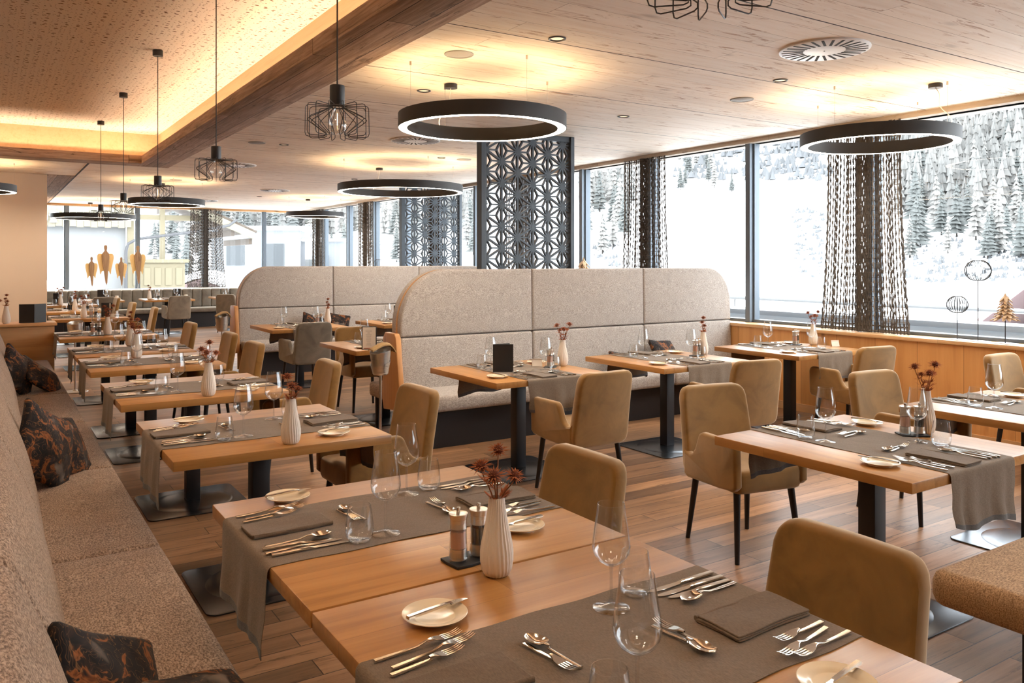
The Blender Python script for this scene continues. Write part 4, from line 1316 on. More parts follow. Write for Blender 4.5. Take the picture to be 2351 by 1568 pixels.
# ------------------------------------------------------------------ ornaments on sills
def angel_build():
    r = thing('angel_figure')
    body = [(0.0, 0.0), (0.02, 0.05), (0.045, 0.30), (0.075, 0.55), (0.082, 0.68), (0.070, 0.755), (0.035, 0.80), (0.022, 0.825), (0.034, 0.87), (0.036, 0.91), (0.026, 0.945), (0.0, 0.955)]
    ol = body + [(-x, z) for x, z in reversed(body[1:-1])]
    MB().plate(ol, 0.035, 0.008, fn=lambda a, c, t: (a + 0.02 * (1 - c / 0.95) ** 2, -0.012 + t, c + 0.12)).build('body', M['angelwood'], r)
    for s in (-1, 1):
        w = [(0.03, 0.34), (0.075, 0.33), (0.105, 0.25), (0.118, 0.27), (0.130, 0.38), (0.160, 0.52), (0.180, 0.63), (0.178, 0.70), (0.150, 0.745), (0.100, 0.75), (0.05, 0.73), (0.03, 0.70)]
        if s < 0: w = [(-x, z) for x, z in reversed(w)]
        MB().plate(w, 0.016, 0.004, fn=lambda a, c, t: (a, 0.014 + t, c + 0.12)).build('wing', M['wing'], r)
    MB().cyl((0.0, 0.004, 0.0), (0.018, 0.004, 0.16), 0.004, n=8).build('rod', M['wire'], r)
    MB().bbox(-0.07, 0.07, -0.05, 0.05, 0.0, 0.006, 0.002).build('stand', M['black'], r)
    return r
for x, sc, lab in ((2.07, 0.735, 'small wooden angel figure, first one counted from the pale pier'), (2.37, 1.0, 'tall wooden angel figure between the two small ones'), (2.71, 0.73, 'small wooden angel figure between the two tall ones'), (3.08, 0.99, 'tall wooden angel figure standing before the dark window mullion')):
    o = place('angel', angel_build, (x, 21.6, 0.886), 0, lab, 'figurine', 'wooden angels at the far window')
    o.scale = (sc, sc, sc)

def lantern_builder(h, rad):
    def build():
        r = thing('wire_lantern')
        MB().bbox(-0.075, 0.075, -0.075, 0.075, 0.0, 0.005, 0.002).build('stand', M['white'], r)
        MB().cyl((0, 0, 0.005), (0, 0, h), 0.0035, n=8).build('rod', M['black'], r)
        g = MB()
        n = 24
        hh = rad * 1.42
        for k in range(n):
            a = 2 * PI * k / n
            pts = []
            for i in range(9):
                e = math.radians(-62 + 130 * i / 8)
                pts.append((rad * math.cos(e) * math.cos(a), rad * math.cos(e) * math.sin(a), h + rad * 0.80 + rad * 0.92 * math.sin(e)))
            g.tube(pts, 0.0026, 4)
        for e in (-62, 68):
            q = rad * math.cos(math.radians(e))
            g.tube([(q * math.cos(2 * PI * i / 28), q * math.sin(2 * PI * i / 28), h + rad * 0.80 + rad * 0.92 * math.sin(math.radians(e))) for i in range(28)], 0.003, 4, closed=True)
        g.build('wire_globe', M['black'], r)
        MB().lathe([(rad * 0.46, h - 0.002), (rad * 0.46, h + 0.003)], 20).build('cup', M['wire'], r)
        return r
    return build
o = lantern_builder(0.535, 0.104)(); o.location = (7.24, 3.71, ZS); props(o, 'tall black wire globe lantern on a rod on the window sill', 'lantern')
o = lantern_builder(0.245, 0.086)(); o.location = (7.24, 3.89, ZS); props(o, 'short black wire globe lantern on a rod on the window sill', 'lantern')
o = lantern_builder(0.56, 0.11)(); o.location = (7.24, 16.6, ZS); props(o, 'faint wire globe lantern on the sill behind the far booth', 'lantern')

def woodtree_build():
    r = thing('driftwood_tree')
    MB().bbox(-0.075, 0.075, -0.075, 0.075, 0, 0.005, 0.002).build('stand', M['white'], r)
    MB().cyl((0, 0, 0.005), (0, 0, 0.40), 0.004, n=8).build('rod', M['black'], r)
    rr = random.Random(11)
    for t in range(7):
        z = 0.205 + t * 0.030
        rad = 0.098 * (1 - t / 7.2)
        n = max(4, int(11 - t))
        for k in range(n):
            a = 2 * PI * (k + 0.5 * (t % 2)) / n + rr.uniform(-.1, .1)
            L = 0.075 * rr.uniform(0.9, 1.1)
            w = 0.017 * rr.uniform(0.85, 1.15)
            ol = [(0, -w * .5), (L * .35, -w), (L * .75, -w * .8), (L, 0), (L * .75, w * .8), (L * .35, w), (0, w * .5)]
            Mx = T(0, 0, z, rz=a) @ T(max(0.0, rad - 0.055), 0, 0.022, ry=math.radians(26 + 3.5 * t))
            MB().plate(ol, 0.007, 0.002, M=Mx).build('wood_chip', M['shingle'], r)
    MB().lathe([(0.020, 0.375), (0.014, 0.40), (0.0, 0.435)], 7).build('tip', M['shingle'], r)
    return r
o = place('wtree', woodtree_build, (7.25, 3.49, ZS), 0, 'layered driftwood tree on a thin stand on the window sill', 'ornament', 'driftwood trees')
o = place('wtree', woodtree_build, (7.2, 9.22, ZS), 0.5, 'layered driftwood tree peeking over the nearer booth beside the lattice', 'ornament', 'driftwood trees')
o.scale = (1.75, 1.75, 1.75)

# ------------------------------------------------------------------ laid tables
# place setting for a diner sitting at local -x: (key, builder, x, y, z, turn, category, words)
TZ = 0.7535
SET = [
    ('bread_plate', plate_build, -0.255, 0.345, 0.7505, 0, 'plate', 'cream bread plate'),
    ('butter_knife', lambda: knife_build(0.168, 'butter_knife'), -0.250, 0.348, 0.7695, 8, 'cutlery', 'butter knife across the bread plate'),
    ('fork', fork_build, -0.362, 0.228, TZ, 3, 'cutlery', 'steel fork nearest the bread plate'),
    ('fork', fork_build, -0.338, 0.196, TZ, 9, 'cutlery', 'steel fork in the middle of three'),
    ('dessert_fork', lambda: fork_build(0.172, 'dessert_fork'), -0.372, 0.166, TZ, 5, 'cutlery', 'short steel fork beside the napkin'),
    ('napkin', napkin_build, -0.350, 0.048, TZ, 2, 'napkin', 'folded taupe linen napkin'),
    ('spoon', spoon_build, -0.362, -0.092, TZ, 3, 'cutlery', 'steel soup spoon by the napkin'),
    ('fish_knife', lambda: knife_build(0.200, 'fish_knife'), -0.368, -0.122, TZ, -2, 'cutlery', 'steel fish knife beside the soup spoon'),
    ('table_knife', knife_build, -0.356, -0.150, TZ, 1, 'cutlery', 'steel table knife second from outside'),
    ('table_knife', knife_build, -0.356, -0.180, TZ, 0, 'cutlery', 'outermost steel table knife'),
    ('dessert_spoon', lambda: spoon_build(0.172, 'dessert_spoon'), -0.128, 0.055, TZ, 96, 'cutlery', 'dessert spoon crosswise above the napkin'),
    ('cake_fork', lambda: fork_build(0.165, 'cake_fork'), -0.155, 0.040, TZ, -84, 'cutlery', 'cake fork lying under the dessert spoon'),
    ('tumbler', tumbler_build, -0.212, -0.190, 0.7526, 0, 'glass', 'stemless water glass'),
    ('wine', wine_build, -0.118, -0.168, 0.7526, 0, 'glass', 'tall stemmed wine glass'),
]
FAR_SKIP = {3, 7, 8, 11}
LAID = [
    # key, x, y, turn, table phrase, side at local -x, side at local +x, runner, lod
    ('L', 1.12, 1.345, 0, 'the frontmost bench table', 'bench', 'aisle', 1, 0),
    ('L', 1.12, 2.345, 0, 'the second bench table', 'bench', 'aisle', 2, 0),
    ('L', 1.12, 4.02, 0, 'the third bench table', 'bench', 'aisle', 3, 0),
    ('L', 1.12, 5.57, 0, 'the fourth bench table', 'bench', 'aisle', 2, 0),
    ('L', 1.12, 7.19, 0, 'the fifth bench table', 'bench', 'aisle', 3, 0),
    ('L', 1.12, 8.28, 0, 'the sixth bench table', 'bench', 'aisle', 1, 0),
    ('L', 1.12, 10.22, 0, 'the table by the pine cabinet', 'cabinet', 'aisle', 2, 0),
    ('L', 1.24, 13.45, 0, 'the table behind the pine cabinet', 'pier', 'aisle', 3, 1),
    ('L', 1.26, 15.35, 0, 'the table right of the pale pier', 'pier', 'aisle', 0, 1),
    ('L', 1.26, 17.6, 0, 'the last table past the pale pier', 'pier', 'aisle', 0, 1),
    ('B', 3.36, 5.10, 90, 'the near booth\'s aisle table', 'chair', 'booth', 2, 0),
    ('B', 4.82, 5.03, 90, 'the near booth\'s middle table', 'chair', 'booth', 3, 0),
    ('B', 6.37, 5.00, 90, 'the near booth\'s window table', 'chair', 'booth', 1, 0),
    ('B', 3.33, 10.10, 90, 'the far booth\'s aisle table', 'chair', 'booth', 2, 0),
    ('B', 4.75, 10.06, 90, 'the far booth\'s middle table', 'chair', 'booth', 3, 1),
    ('B', 3.31, 7.44, 90, 'the table behind the near booth', 'booth', 'chair', 1, 0),
    ('B', 3.36, 2.19, 90, 'the table with the brown bench', 'bench', 'chair', 3, 0),
    ('B', 4.87, 2.20, 90, 'the right frame-edge table', 'near', 'chair', 2, 0),
    ('B', 1.92, 19.15, 90, 'the first banquette table', 'chair', 'banquette', 0, 1),
    ('B', 3.28, 18.95, 90, 'the second banquette table', 'chair', 'banquette', 0, 1),
    ('B', 4.80, 19.15, 90, 'the third banquette table', 'chair', 'banquette', 0, 1),
]
J = random.Random(21)
LAT = {'the frontmost bench table': -0.035, 'the second bench table': 0.07}
for grp, x, y, rot, nm, sa, sb, run, lod in LAID:
    table(x, y, math.radians(rot), 'oak pedestal dining table, ' + nm.replace('the ', '', 1) + (' with taupe runner' if run else ' without runner'))
    y += LAT.get(nm, 0.0)
    if run:
        o = place('runner%d' % run, runner_build(run), (x, y, 0), math.radians(rot), 'taupe linen runner with hanging ends on ' + nm, 'table runner', 'taupe table runners')
    for side, turn in ((sa, 0), (sb, 180)):
        if grp == 'B' and nm == 'the right frame-edge table' and side == 'near':
            continue
        for i, (key, bld, px, py, pz, ang, cat, words) in enumerate(SET):
            if lod and i in FAR_SKIP: continue
            jx, jy, ja = J.uniform(-.006, .006), J.uniform(-.005, .005), J.uniform(-2.5, 2.5)
            if not run and pz > 0.751 and i != 1: pz -= 0.0022
            a = math.radians(rot + turn)
            if nm == 'the frontmost bench table' and turn == 0 and i in (12, 13): px, py = ((-0.205, -0.212), (-0.120, -0.195))[i - 12]
            qx, qy = px + jx * (0.3 if i == 1 else 1), py + jy * (0.3 if i in (0, 1) else 1)
            wx, wy = x + qx * math.cos(a) - qy * math.sin(a), y + qx * math.sin(a) + qy * math.cos(a)
            place(key, bld, (wx, wy, pz), a + math.radians(ang + ja), '%s, %s side of %s' % (words, side, nm), cat, 'place settings on the laid tables')

def vase_set(x, y, variant, turn, nm, z=0.7505):
    place('vase', vase_build, (x, y, z), turn, 'ribbed white vase standing on ' + nm, 'vase', 'ribbed white flower vases')
    place('thistle%d' % variant, TH[variant], (x, y, z), turn, 'sprig of dried rust thistles in the vase on ' + nm, 'dried flowers', 'dried thistles in vases')
def mills(x, y, turn, nm, tray=True, z=0.7505, which=(1, 1)):
    c, s = math.cos(turn), math.sin(turn)
    if tray:
        place('slate', slate_build, (x, y, z), turn, 'small black slate tray under the mills on ' + nm, 'tray', 'slate trays')
        z += 0.0084
    for sg, content, b_, lab in ((-1, 'salt', mill_builder('salt'), 'clear mill filled with pink salt on '), (1, 'pepper', mill_builder('pepper'), 'clear mill filled with black peppercorns on ')):
        if which[0 if sg < 0 else 1]:
            place(content, b_, (x + sg * 0.033 * c, y + sg * 0.033 * s, z), turn, lab + nm, 'mill', 'salt and pepper mills')

A1, A2, A3, A4, A5, A6, A7 = [l[4] for l in LAID[:7]]
vase_set(1.118, 1.80, 0, -0.575, A1)
mills(1.105, 1.925, 0.05, A2)
vase_set(1.145, 3.60, 1, -0.575, A3)
vase_set(1.13, 5.15, 0, -0.4, A4)
vase_set(1.06, 7.50, 0, -0.9, A5)
vase_set(1.16, 8.60, 3, 0.0, A6)
vase_set(1.12, 10.02, 2, -0.575, A7)
mills(1.00, 9.98, 0.3, A7)
vase_set(1.16, 13.15, 2, -0.575, LAID[7][4]); mills(1.30, 13.3, 0.2, LAID[7][4], False)
vase_set(1.20, 15.05, 3, 0.2, LAID[8][4]); mills(1.36, 15.1, 0.2, LAID[8][4], False)
vase_set(1.14, 17.3, 2, 0.2, LAID[9][4])
vase_set(3.79, 5.12, 2, -0.575, 'the near booth\'s aisle table'); mills(3.66, 5.10, 0.75, 'the near booth\'s aisle table')
vase_set(5.27, 5.05, 3, 0.4, 'the near booth\'s middle table'); mills(5.16, 5.02, 0.4, 'the near booth\'s middle table')
vase_set(6.80, 5.06, 2, -0.575, 'the near booth\'s window table'); mills(6.64, 5.14, 0.4, 'the near booth\'s window table')
vase_set(3.74, 10.22, 3, 0.1, 'the far booth\'s aisle table'); mills(3.60, 10.14, 0.4, 'the far booth\'s aisle table')
vase_set(3.76, 2.17, 2, -0.575, 'the table with the brown bench'); mills(3.655, 2.175, -0.62, 'the table with the brown bench')
vase_set(2.90, 18.75, 1, 0.3, 'the second banquette table'); mills(3.04, 18.7, 0.2, 'the second banquette table', False, which=(0, 1))
vase_set(0.175, 10.82, 3, 0.4, 'the pine cabinet', 0.8625)
o = place('vase', vase_build, (0.075, 10.84, 0.8625), 0.9, 'ribbed white vase at the frame edge on the pine cabinet', 'vase', 'ribbed white flower vases')
place('thistle0', TH[0], (0.075, 10.84, 0.8625), 0.9, 'sprig of dried thistles at the frame edge above the pine cabinet', 'dried flowers', 'dried thistles in vases')

def menu_at(x, y, a, lab):
    place('menu', menu_folder_build, (x, y, 0.7535), a, lab, 'menu', 'black menu folders')
menu_at(3.19, 5.045, -0.52, 'black menu folder standing open on the near booth\'s aisle table')
menu_at(1.45, 13.25, -0.9, 'dark menu folder beside the thistle vase, table behind the pine cabinet')
menu_at(1.20, 15.45, -0.3, 'dark menu folder among the glasses, table right of the pale pier')
menu_at(1.12, 17.75, -0.3, 'dark menu folder at the pier edge, last table past the pale pier')
menu_at(2.05, 19.45, -0.2, 'dark menu folder standing on the first banquette table')
menu_at(3.55, 19.25, -0.2, 'dark menu folder standing on the second banquette table')
menu_at(4.80, 10.30, -0.2, 'dark menu folder half hidden by the nearer booth\'s rounded edge')
place('card', card_build, (3.60, 5.20, 0.7505), -0.4, 'small folded paper card near the mills, near booth\'s aisle table', 'card', 'folded paper cards')
place('card', card_build, (6.86, 4.86, 0.7505), -0.4, 'small folded paper card at the near booth\'s window table', 'card', 'folded paper cards')
place('card', card_build, (1.52, 13.1, 0.7505), -0.7, 'white folded card on the table behind the pine cabinet', 'card', 'folded paper cards')
for x, y, lab in ((2.30, 19.0, 'the first banquette table'), (3.64, 18.75, 'the second banquette table')):
    def cd():
        r = thing('table_candle')
        MB().lathe([(0.05, 0.0), (0.06, 0.003), (0.062, 0.010), (0.055, 0.008), (0.001, 0.006)], 24).build('dish', M['slate'], r)
        MB().lathe([(0.034, 0.008), (0.035, 0.012), (0.035, 0.086), (0.032, 0.09), (0.001, 0.088)], 20).build('candle', M['candle'], r)
        return r
    place('candle', cd, (x, y, 0.7505), 0, 'white pillar candle on a dark dish, ' + lab, 'candle', 'white pillar candles')

# upright framed menu card with printed lines
mc = thing('menu_holder', 'dark framed menu card standing on the table behind the near booth', 'menu', (2.96, 7.0, 0.7535), math.radians(-26))
MB().bbox(-0.068, 0.068, -0.004, 0.004, 0, 0.215, 0.0015).build('holder_frame', M['menu'], mc)
pg = MB().box(-0.060, 0.060, -0.0052, -0.0044, 0.008, 0.207).build('menu_page', M['paper'], mc)
ln = MB()
rr = random.Random(2)
for k in range(15):
    w = rr.uniform(0.010, 0.030)
    ln.box(-w - 0.004, w - 0.004, -0.0058, -0.0052, 0.178 - k * 0.0098, 0.1795 - k * 0.0098)
ln.build('printed_lines', plain('menu_ink', (0.18, 0.15, 0.13), 0.9), pg)
MB().box(-0.050, 0.050, -0.0058, -0.0052, 0.012, 0.0165).build('red_bar', plain('menu_red', (0.45, 0.08, 0.03), 0.8), pg)

# ------------------------------------------------------------------ chairs
for x, y, nm in ((1.62, 1.31, 'frontmost'), (1.62, 2.42, 'second'), (1.80, 4.20, 'third'), (1.80, 5.68, 'fourth'), (1.72, 7.31, 'fifth'), (1.78, 8.44, 'sixth')):
    chair(x, y, 90 + J.uniform(-2.5, 2.5), 'mustard velvet armchair at the aisle side of the %s bench table' % nm)
chair(1.73, 10.08, 92, 'mustard velvet armchair at the aisle side of the table by the cabinet')
chair(1.92, 13.75, 88, 'mustard velvet armchair at the aisle side, table behind the cabinet')
chair(1.86, 15.6, 92, 'beige lit velvet armchair at the table right of the pale pier')
chair(1.88, 17.8, 92, 'pale lit velvet armchair at the last table past the pale pier')
chair(3.40, 4.40, 0, 'mustard velvet armchair seen from behind at the near booth\'s aisle table')
chair(4.78, 4.28, -9, 'mustard velvet armchair seen from behind at the near booth\'s middle table')
chair(6.37, 4.36, -8, 'pale lit velvet armchair at the near booth\'s window table')
chair(3.50, 3.06, 169, 'mustard velvet armchair facing the camera at the table with the brown bench')
chair(4.86, 2.90, 174, 'pale lit velvet armchair facing the right frame-edge table')
chair(6.62, 2.94, 178, 'pale lit velvet armchair cut by the right frame edge under the sill')
chair(3.22, 9.58, 4, 'grey velvet armchair seen from behind at the far booth\'s aisle table', True)
chair(3.38, 8.14, 180, 'mustard velvet armchair on the far side of the table behind the near booth')
chair(3.36, 18.32, 4, 'grey velvet armchair seen from behind at the second banquette table', True)
chair(1.98, 18.5, 0, 'brown grey velvet armchair seen from behind at the first banquette table', True)
chair(4.55, 18.55, -38, 'grey velvet armchair turned sideways at the third banquette table', True)

# ------------------------------------------------------------------ wine coolers on stands
def cooler_build():
    r = thing('wine_cooler')
    pts = []
    n = 40
    def wall(r0, r1, z0, z1, slope, th):
        P, Q = [], []
        for i in range(n):
            a = 2 * PI * i / n
            zt = z1 + slope * math.cos(a)
            P.append([(r0 * math.cos(a), r0 * math.sin(a), z0), ((r0 + r1) / 2 * math.cos(a), (r0 + r1) / 2 * math.sin(a), (z0 + zt) / 2), (r1 * math.cos(a), r1 * math.sin(a), zt)])
            Q.append([((r0 - th) * math.cos(a), (r0 - th) * math.sin(a), z0 + th), ((r1 - th) * math.cos(a), (r1 - th) * math.sin(a), zt)])
        m = MB()
        m.grid(P, True); m.grid(Q, True)
        m.grid([[P[i][2], Q[i][1]] for i in range(n)], True)
        m.add([p[0] for p in P] + [q[0] for q in Q], [tuple(range(n)), tuple(n + i for i in range(n))])
        return m
    wall(0.068, 0.088, 0.66, 0.835, 0.022, 0.0025).build('bucket', M['brushed'], r, 50)
    wall(0.064, 0.0835, 0.645, 0.735, 0.030, 0.002).build('holder_ring', M['brushed'], r, 50)
    MB().lathe([(0.02, 0.625), (0.058, 0.632), (0.066, 0.645)], 32).build('holder_base', M['brushed'], r)
    MB().cyl((0, 0, 0.02), (0, 0, 0.63), 0.011, n=14).build('pole', M['brushed'], r)
    MB().lathe([(0.14, 0.0), (0.142, 0.004), (0.138, 0.009), (0.03, 0.014), (0.016, 0.03)], 36).build('foot_plate', M['brushed'], r)
    return r
def cloth_build():
    m = MB()
    P, Q = [], []
    for i in range(13):
        t = i / 12
        a = -0.115 + 0.20 * t
        z = 0.052 - 0.070 * max(0, (0.30 - t) / 0.30) ** 1.6 - 0.05 * max(0, t - 0.55) / 0.45
        P.append([(a, -0.062 + 0.124 * j / 8, z + 0.010 * math.cos(PI * (j - 4) / 8) + 0.003 * math.sin(j + i * 0.5)) for j in range(9)])
        Q.append([(x, y, zz - 0.010) for x, y, zz in P[-1]])
    m.grid(P); m.grid(Q)
    m.grid([[P[i][0], Q[i][0]] for i in range(13)]); m.grid([[P[i][8], Q[i][8]] for i in range(13)])
    m.grid([[P[0][j], Q[0][j]] for j in range(9)]); m.grid([[P[12][j], Q[12][j]] for j in range(9)])
    return m.build('folded_cloth', linen('cooler_cloth', (0.42, 0.27, 0.12)), None, 60)
for x, y, a, lab, cl in ((2.73, 6.22, 0.5, 'brushed steel wine cooler on a stand at the nearer booth\'s pine end panel', 1),
                     (2.64, 11.25, 0.5, 'brushed steel wine cooler on a stand at the far booth\'s end', 1),
                     (0.88, 11.02, 0.9, 'brushed steel wine cooler on a stand behind the table by the cabinet', 0)):
    place('cooler', cooler_build, (x, y, 0), a, lab, 'wine cooler', 'steel wine coolers')
    if cl:
        place('cloth', cloth_build, (x, y, 0.835), a + 2.6, 'folded brown cloth draped over the rim of the wine cooler at ' + ('the nearer booth' if y < 8 else 'the far booth'), 'cloth', 'cloths on the wine coolers')

# ------------------------------------------------------------------ outside: terrace, snow slope, trees, houses
par = thing('parapet_wall', 'pale concrete terrace parapet with grey coping outside the window wall', 'wall', (0, 0, 0))
MB().box(8.55, 8.85, -30, 26, -3.5, 0.87).build('wall_body', M['concrete'], par)
MB().bbox(8.50, 8.90, -30, 26, 0.865, 0.93, 0.006).build('coping', M['coping'], par)
rl = thing('terrace_railing', 'thin grey metal railing above the terrace parapet', 'railing', (0, 0, 0))
MB().cyl((9.0, -30, 1.05), (9.0, 26, 1.05), 0.028, n=10).build('handrail', M['rail'], rl)
for y in [q * 2.0 for q in range(-2, 13)]:
    MB().box(8.985, 9.015, y - 0.015, y + 0.015, 0.40, 1.03).build('baluster', M['rail'], rl)
b = MB().box(7.62, 8.55, -30, 26, -0.1, 0.0)
struct('terrace', b, M['snowp'])

def hgt(x, y):
    sx = max(0.0, x - 12.0); sy = max(0.0, (y - 42.0) * 0.9)
    s = math.hypot(sx, sy)
    h = -4.2 + 0.30 * max(0.0, s - 21.0) + 0.33 * max(0.0, s - 92.0)
    h += 0.8 * math.sin(x * 0.06 + 1.3) * math.sin(y * 0.05) * min(1.0, s / 40.0) + 0.35 * math.sin(x * 0.21) * math.sin(y * 0.17 + 1) * min(1.0, s / 60.0)
    return h
P = []
gx = [-60 + 4.0 * i for i in range(18)] + [12 + 3.0 * i for i in range(80)]
gy = [-60 + 4.5 * j for j in range(90)]
P = [[(x, y, hgt(x, y) if not (x < 8.0 and y < 24.0) else -4.2) for y in gy] for x in gx]
tm = MB()
tm.grid(P)
struct('ground_snow_slope', tm, M['snow'], 60)

def march(u, v):
    k = (u - 1175.5) / 1858.0
    dx, dy, dz = SN + k * CS, CS - k * SN, (600.0 - v) / 1858.0
    t = 30.0
    while t < 420:
        if EYE + dz * t < hgt(dx * t, dy * t): return dx * t, dy * t, t
        t += 0.5
    return None
def conifer_builder(seed, larch=False):
    def build():
        rr = random.Random(seed)
        r = thing('larch_tree' if larch else 'haze_toned_conifer')
        f = MB()
        n = 11 if larch else 13
        for L in range(n):
            t = L / (n - 1)
            z = 0.10 + 0.84 * t
            rad = (0.165 if larch else 0.20) * (1 - t) ** 0.85 + 0.012
            m = 13
            vs = [(0, 0, z + 0.10 * (1 - t * 0.5))]
            for k in range(m):
                a = 2 * PI * k / m + rr.uniform(-.2, .2)
                q = rad * (rr.uniform(0.75, 1.15) if k % 2 else rr.uniform(0.35, 0.6))
                vs.append((q * math.cos(a), q * math.sin(a), z - rr.uniform(0.0, 0.045)))
            vs.append((0, 0, z))
            fs = [(0, 1 + k, 1 + (k + 1) % m) for k in range(m)] + [(m + 1, 1 + (k + 1) % m, 1 + k) for k in range(m)]
            f.add(vs, fs)
        f.build('crown', M['larch'] if larch else M['conifer'], r, 0)
        MB().cyl((0, 0, -0.08), (0, 0, 0.95), 0.014, 0.003, 6).build('trunk', M['trunk'], r)
        return r
    return build
TB = [conifer_builder(31), conifer_builder(32), conifer_builder(33, True), conifer_builder(34, True)]
RT = random.Random(77)
REG = [
    # u0, u1, v0, v1, count, height px, height px, larch share, where
    (2080, 2420, 430, 600, 42, 90, 150, 0.55, 'right forest seen beside the window curtain'),
    (2040, 2420, 330, 430, 34, 80, 130, 0.6, 'right forest high above the wire lanterns'),
    (1560, 1700, 345, 450, 14, 40, 80, 0.3, 'slope above the near booth\'s middle panel'),
    (1345, 1440, 440, 612, 20, 80, 130, 0.5, 'wood between lattice screen and window curtain'),
    (1050, 1110, 440, 600, 10, 60, 110, 0.4, 'wood between the two lattice screens'),
    (760, 1000, 520, 612, 20, 70, 110, 0.3, 'wood behind the far lattice screen'),
    (500, 760, 520, 560, 26, 70, 100, 0.3, 'wood above the grey house'),
    (510, 690, 590, 640, 14, 50, 80, 0.2, 'garden below the grey house'),
    (345, 480, 560, 640, 16, 60, 110, 0.4, 'wood seen past the cream balcony'),
]
for u0, u1, v0, v1, cnt, h0, h1, ls, where in REG:
    for i in range(cnt):
        u, v = RT.uniform(u0, u1), RT.uniform(v0, v1)
        hit = march(u, v)
        if not hit: continue
        x, y, d = hit
        hm = RT.uniform(h0, h1) * d / 1858.0
        larch = RT.random() < ls
        k = RT.choice((2, 3)) if larch else RT.choice((0, 1))
        o = place('tree%d' % k, TB[k], (x, y, hgt(x, y)), RT.uniform(0, 6), ('pale bare larch, ' if larch else 'haze-toned conifer, ') + where, 'tree', ('bare larches, ' if larch else 'conifers, ') + where)
        o.scale = (hm * 1.05, hm * 1.05, hm)
# undergrowth and distant forest nobody could count
fo = MB()
fb = MB()
for u0, u1, v0, v1, cnt, h0, h1, dst in ((1200, 2450, 180, 330, 520, 60, 110, fo), (2060, 2450, 260, 500, 380, 80, 140, fo), (2450, 3600, 180, 500, 420, 70, 130, fo), (1330, 1450, 370, 470, 60, 60, 110, fo), (380, 1100, 440, 540, 260, 50, 90, fo),
                                    (1550, 1900, 330, 415, 190, 10, 26, fb), (1815, 1890, 480, 640, 70, 5, 12, fb), (2080, 2400, 555, 650, 190, 5, 15, fb), (1360, 1440, 560, 612, 20, 6, 15, fb), (480, 760, 560, 655, 90, 5, 14, fb)):
    for i in range(cnt):
        u, v = RT.uniform(u0, u1), RT.uniform(v0, v1)
        hit = march(u, v)
        if not hit: continue
        x, y, d = hit
        h = RT.uniform(h0, h1) * d / 1858.0
        z = hgt(x, y)
        if dst is fo:
            for L in range(6):
                t = 0.06 + L / 6.4
                rad = 0.17 * h * (1 - t) ** 0.9 + 0.012 * h
                m = 10
                vs = [(x, y, z + h * min(1.0, t + 0.24))]
                for k in range(m):
                    q = rad * (RT.uniform(0.8, 1.25) if k % 2 else RT.uniform(0.35, 0.6))
                    vs.append((x + q * math.cos(2 * PI * k / m + L), y + q * math.sin(2 * PI * k / m + L), z + h * (t - RT.uniform(0, 0.05))))
                fo.add(vs, [(0, 1 + k, 1 + (k + 1) % m) for k in range(m)] + [tuple(range(1, m + 1))])
        else:
            m = 6
            for q in range(3):
                ox, oy = RT.uniform(-.5, .5) * h, RT.uniform(-.5, .5) * h
                rad = h * RT.uniform(0.25, 0.5)
                vs = [(x + ox, y + oy, z + h * RT.uniform(0.5, 1.0))] + [(x + ox + rad * RT.uniform(.5, 1.2) * math.cos(2 * PI * k / m), y + oy + rad * RT.uniform(.5, 1.2) * math.sin(2 * PI * k / m), z - 0.05) for k in range(m)]
                fb.add(vs, [(0, 1 + k, 1 + (k + 1) % m) for k in range(m)] + [tuple(range(1, m + 1))])
o = fo.build('forest', M['forest'], None, 0); props(o, 'pale haze-toned forest covering the mountainside beyond the windows', 'forest', None, 'stuff')
o = fb.build('undergrowth', M['brush'], None, 0); props(o, 'dark frosted brush poking through the snow slope', 'undergrowth', None, 'stuff')

# red roofed house below the terrace, right
h = thing('red_roof_house', 'house with faded red sheet roof beyond the parapet at right', 'house', (32.8, 10.5, -1.6), math.radians(-14))
MB().box(-5, 5, -4, 4, -4.2, -0.2).build('wall_body', M['housewall'], h)
rf = MB()
rf.add([(-6, -5, -0.75), (6, -5, -0.75), (6, 0, 2.9), (-6, 0, 2.9), (6, 5, -0.75), (-6, 5, -0.75), (-6, -5, -0.95), (6, -5, -0.95), (6, 0, 2.7), (-6, 0, 2.7), (6, 5, -0.95), (-6, 5, -0.95)],
       [(0, 1, 2, 3), (3, 2, 4, 5), (6, 9, 8, 7), (9, 11, 10, 8), (0, 6, 7, 1), (4, 10, 11, 5), (0, 3, 9, 6), (3, 5, 11, 9), (1, 7, 8, 2), (2, 8, 10, 4)])
for k in range(25):
    xx = -6 + 0.5 * k
    rf.add([(xx - .03, -5, -0.75), (xx + .03, -5, -0.75), (xx + .03, 0, 2.9), (xx - .03, 0, 2.9), (xx - .03, -5, -0.68), (xx + .03, -5, -0.68), (xx + .03, 0, 2.97), (xx - .03, 0, 2.97)], [(4, 5, 6, 7), (0, 4, 7, 3), (1, 2, 6, 5), (0, 1, 5, 4)])
rf.build('roof', M['redroof'], h, 0)

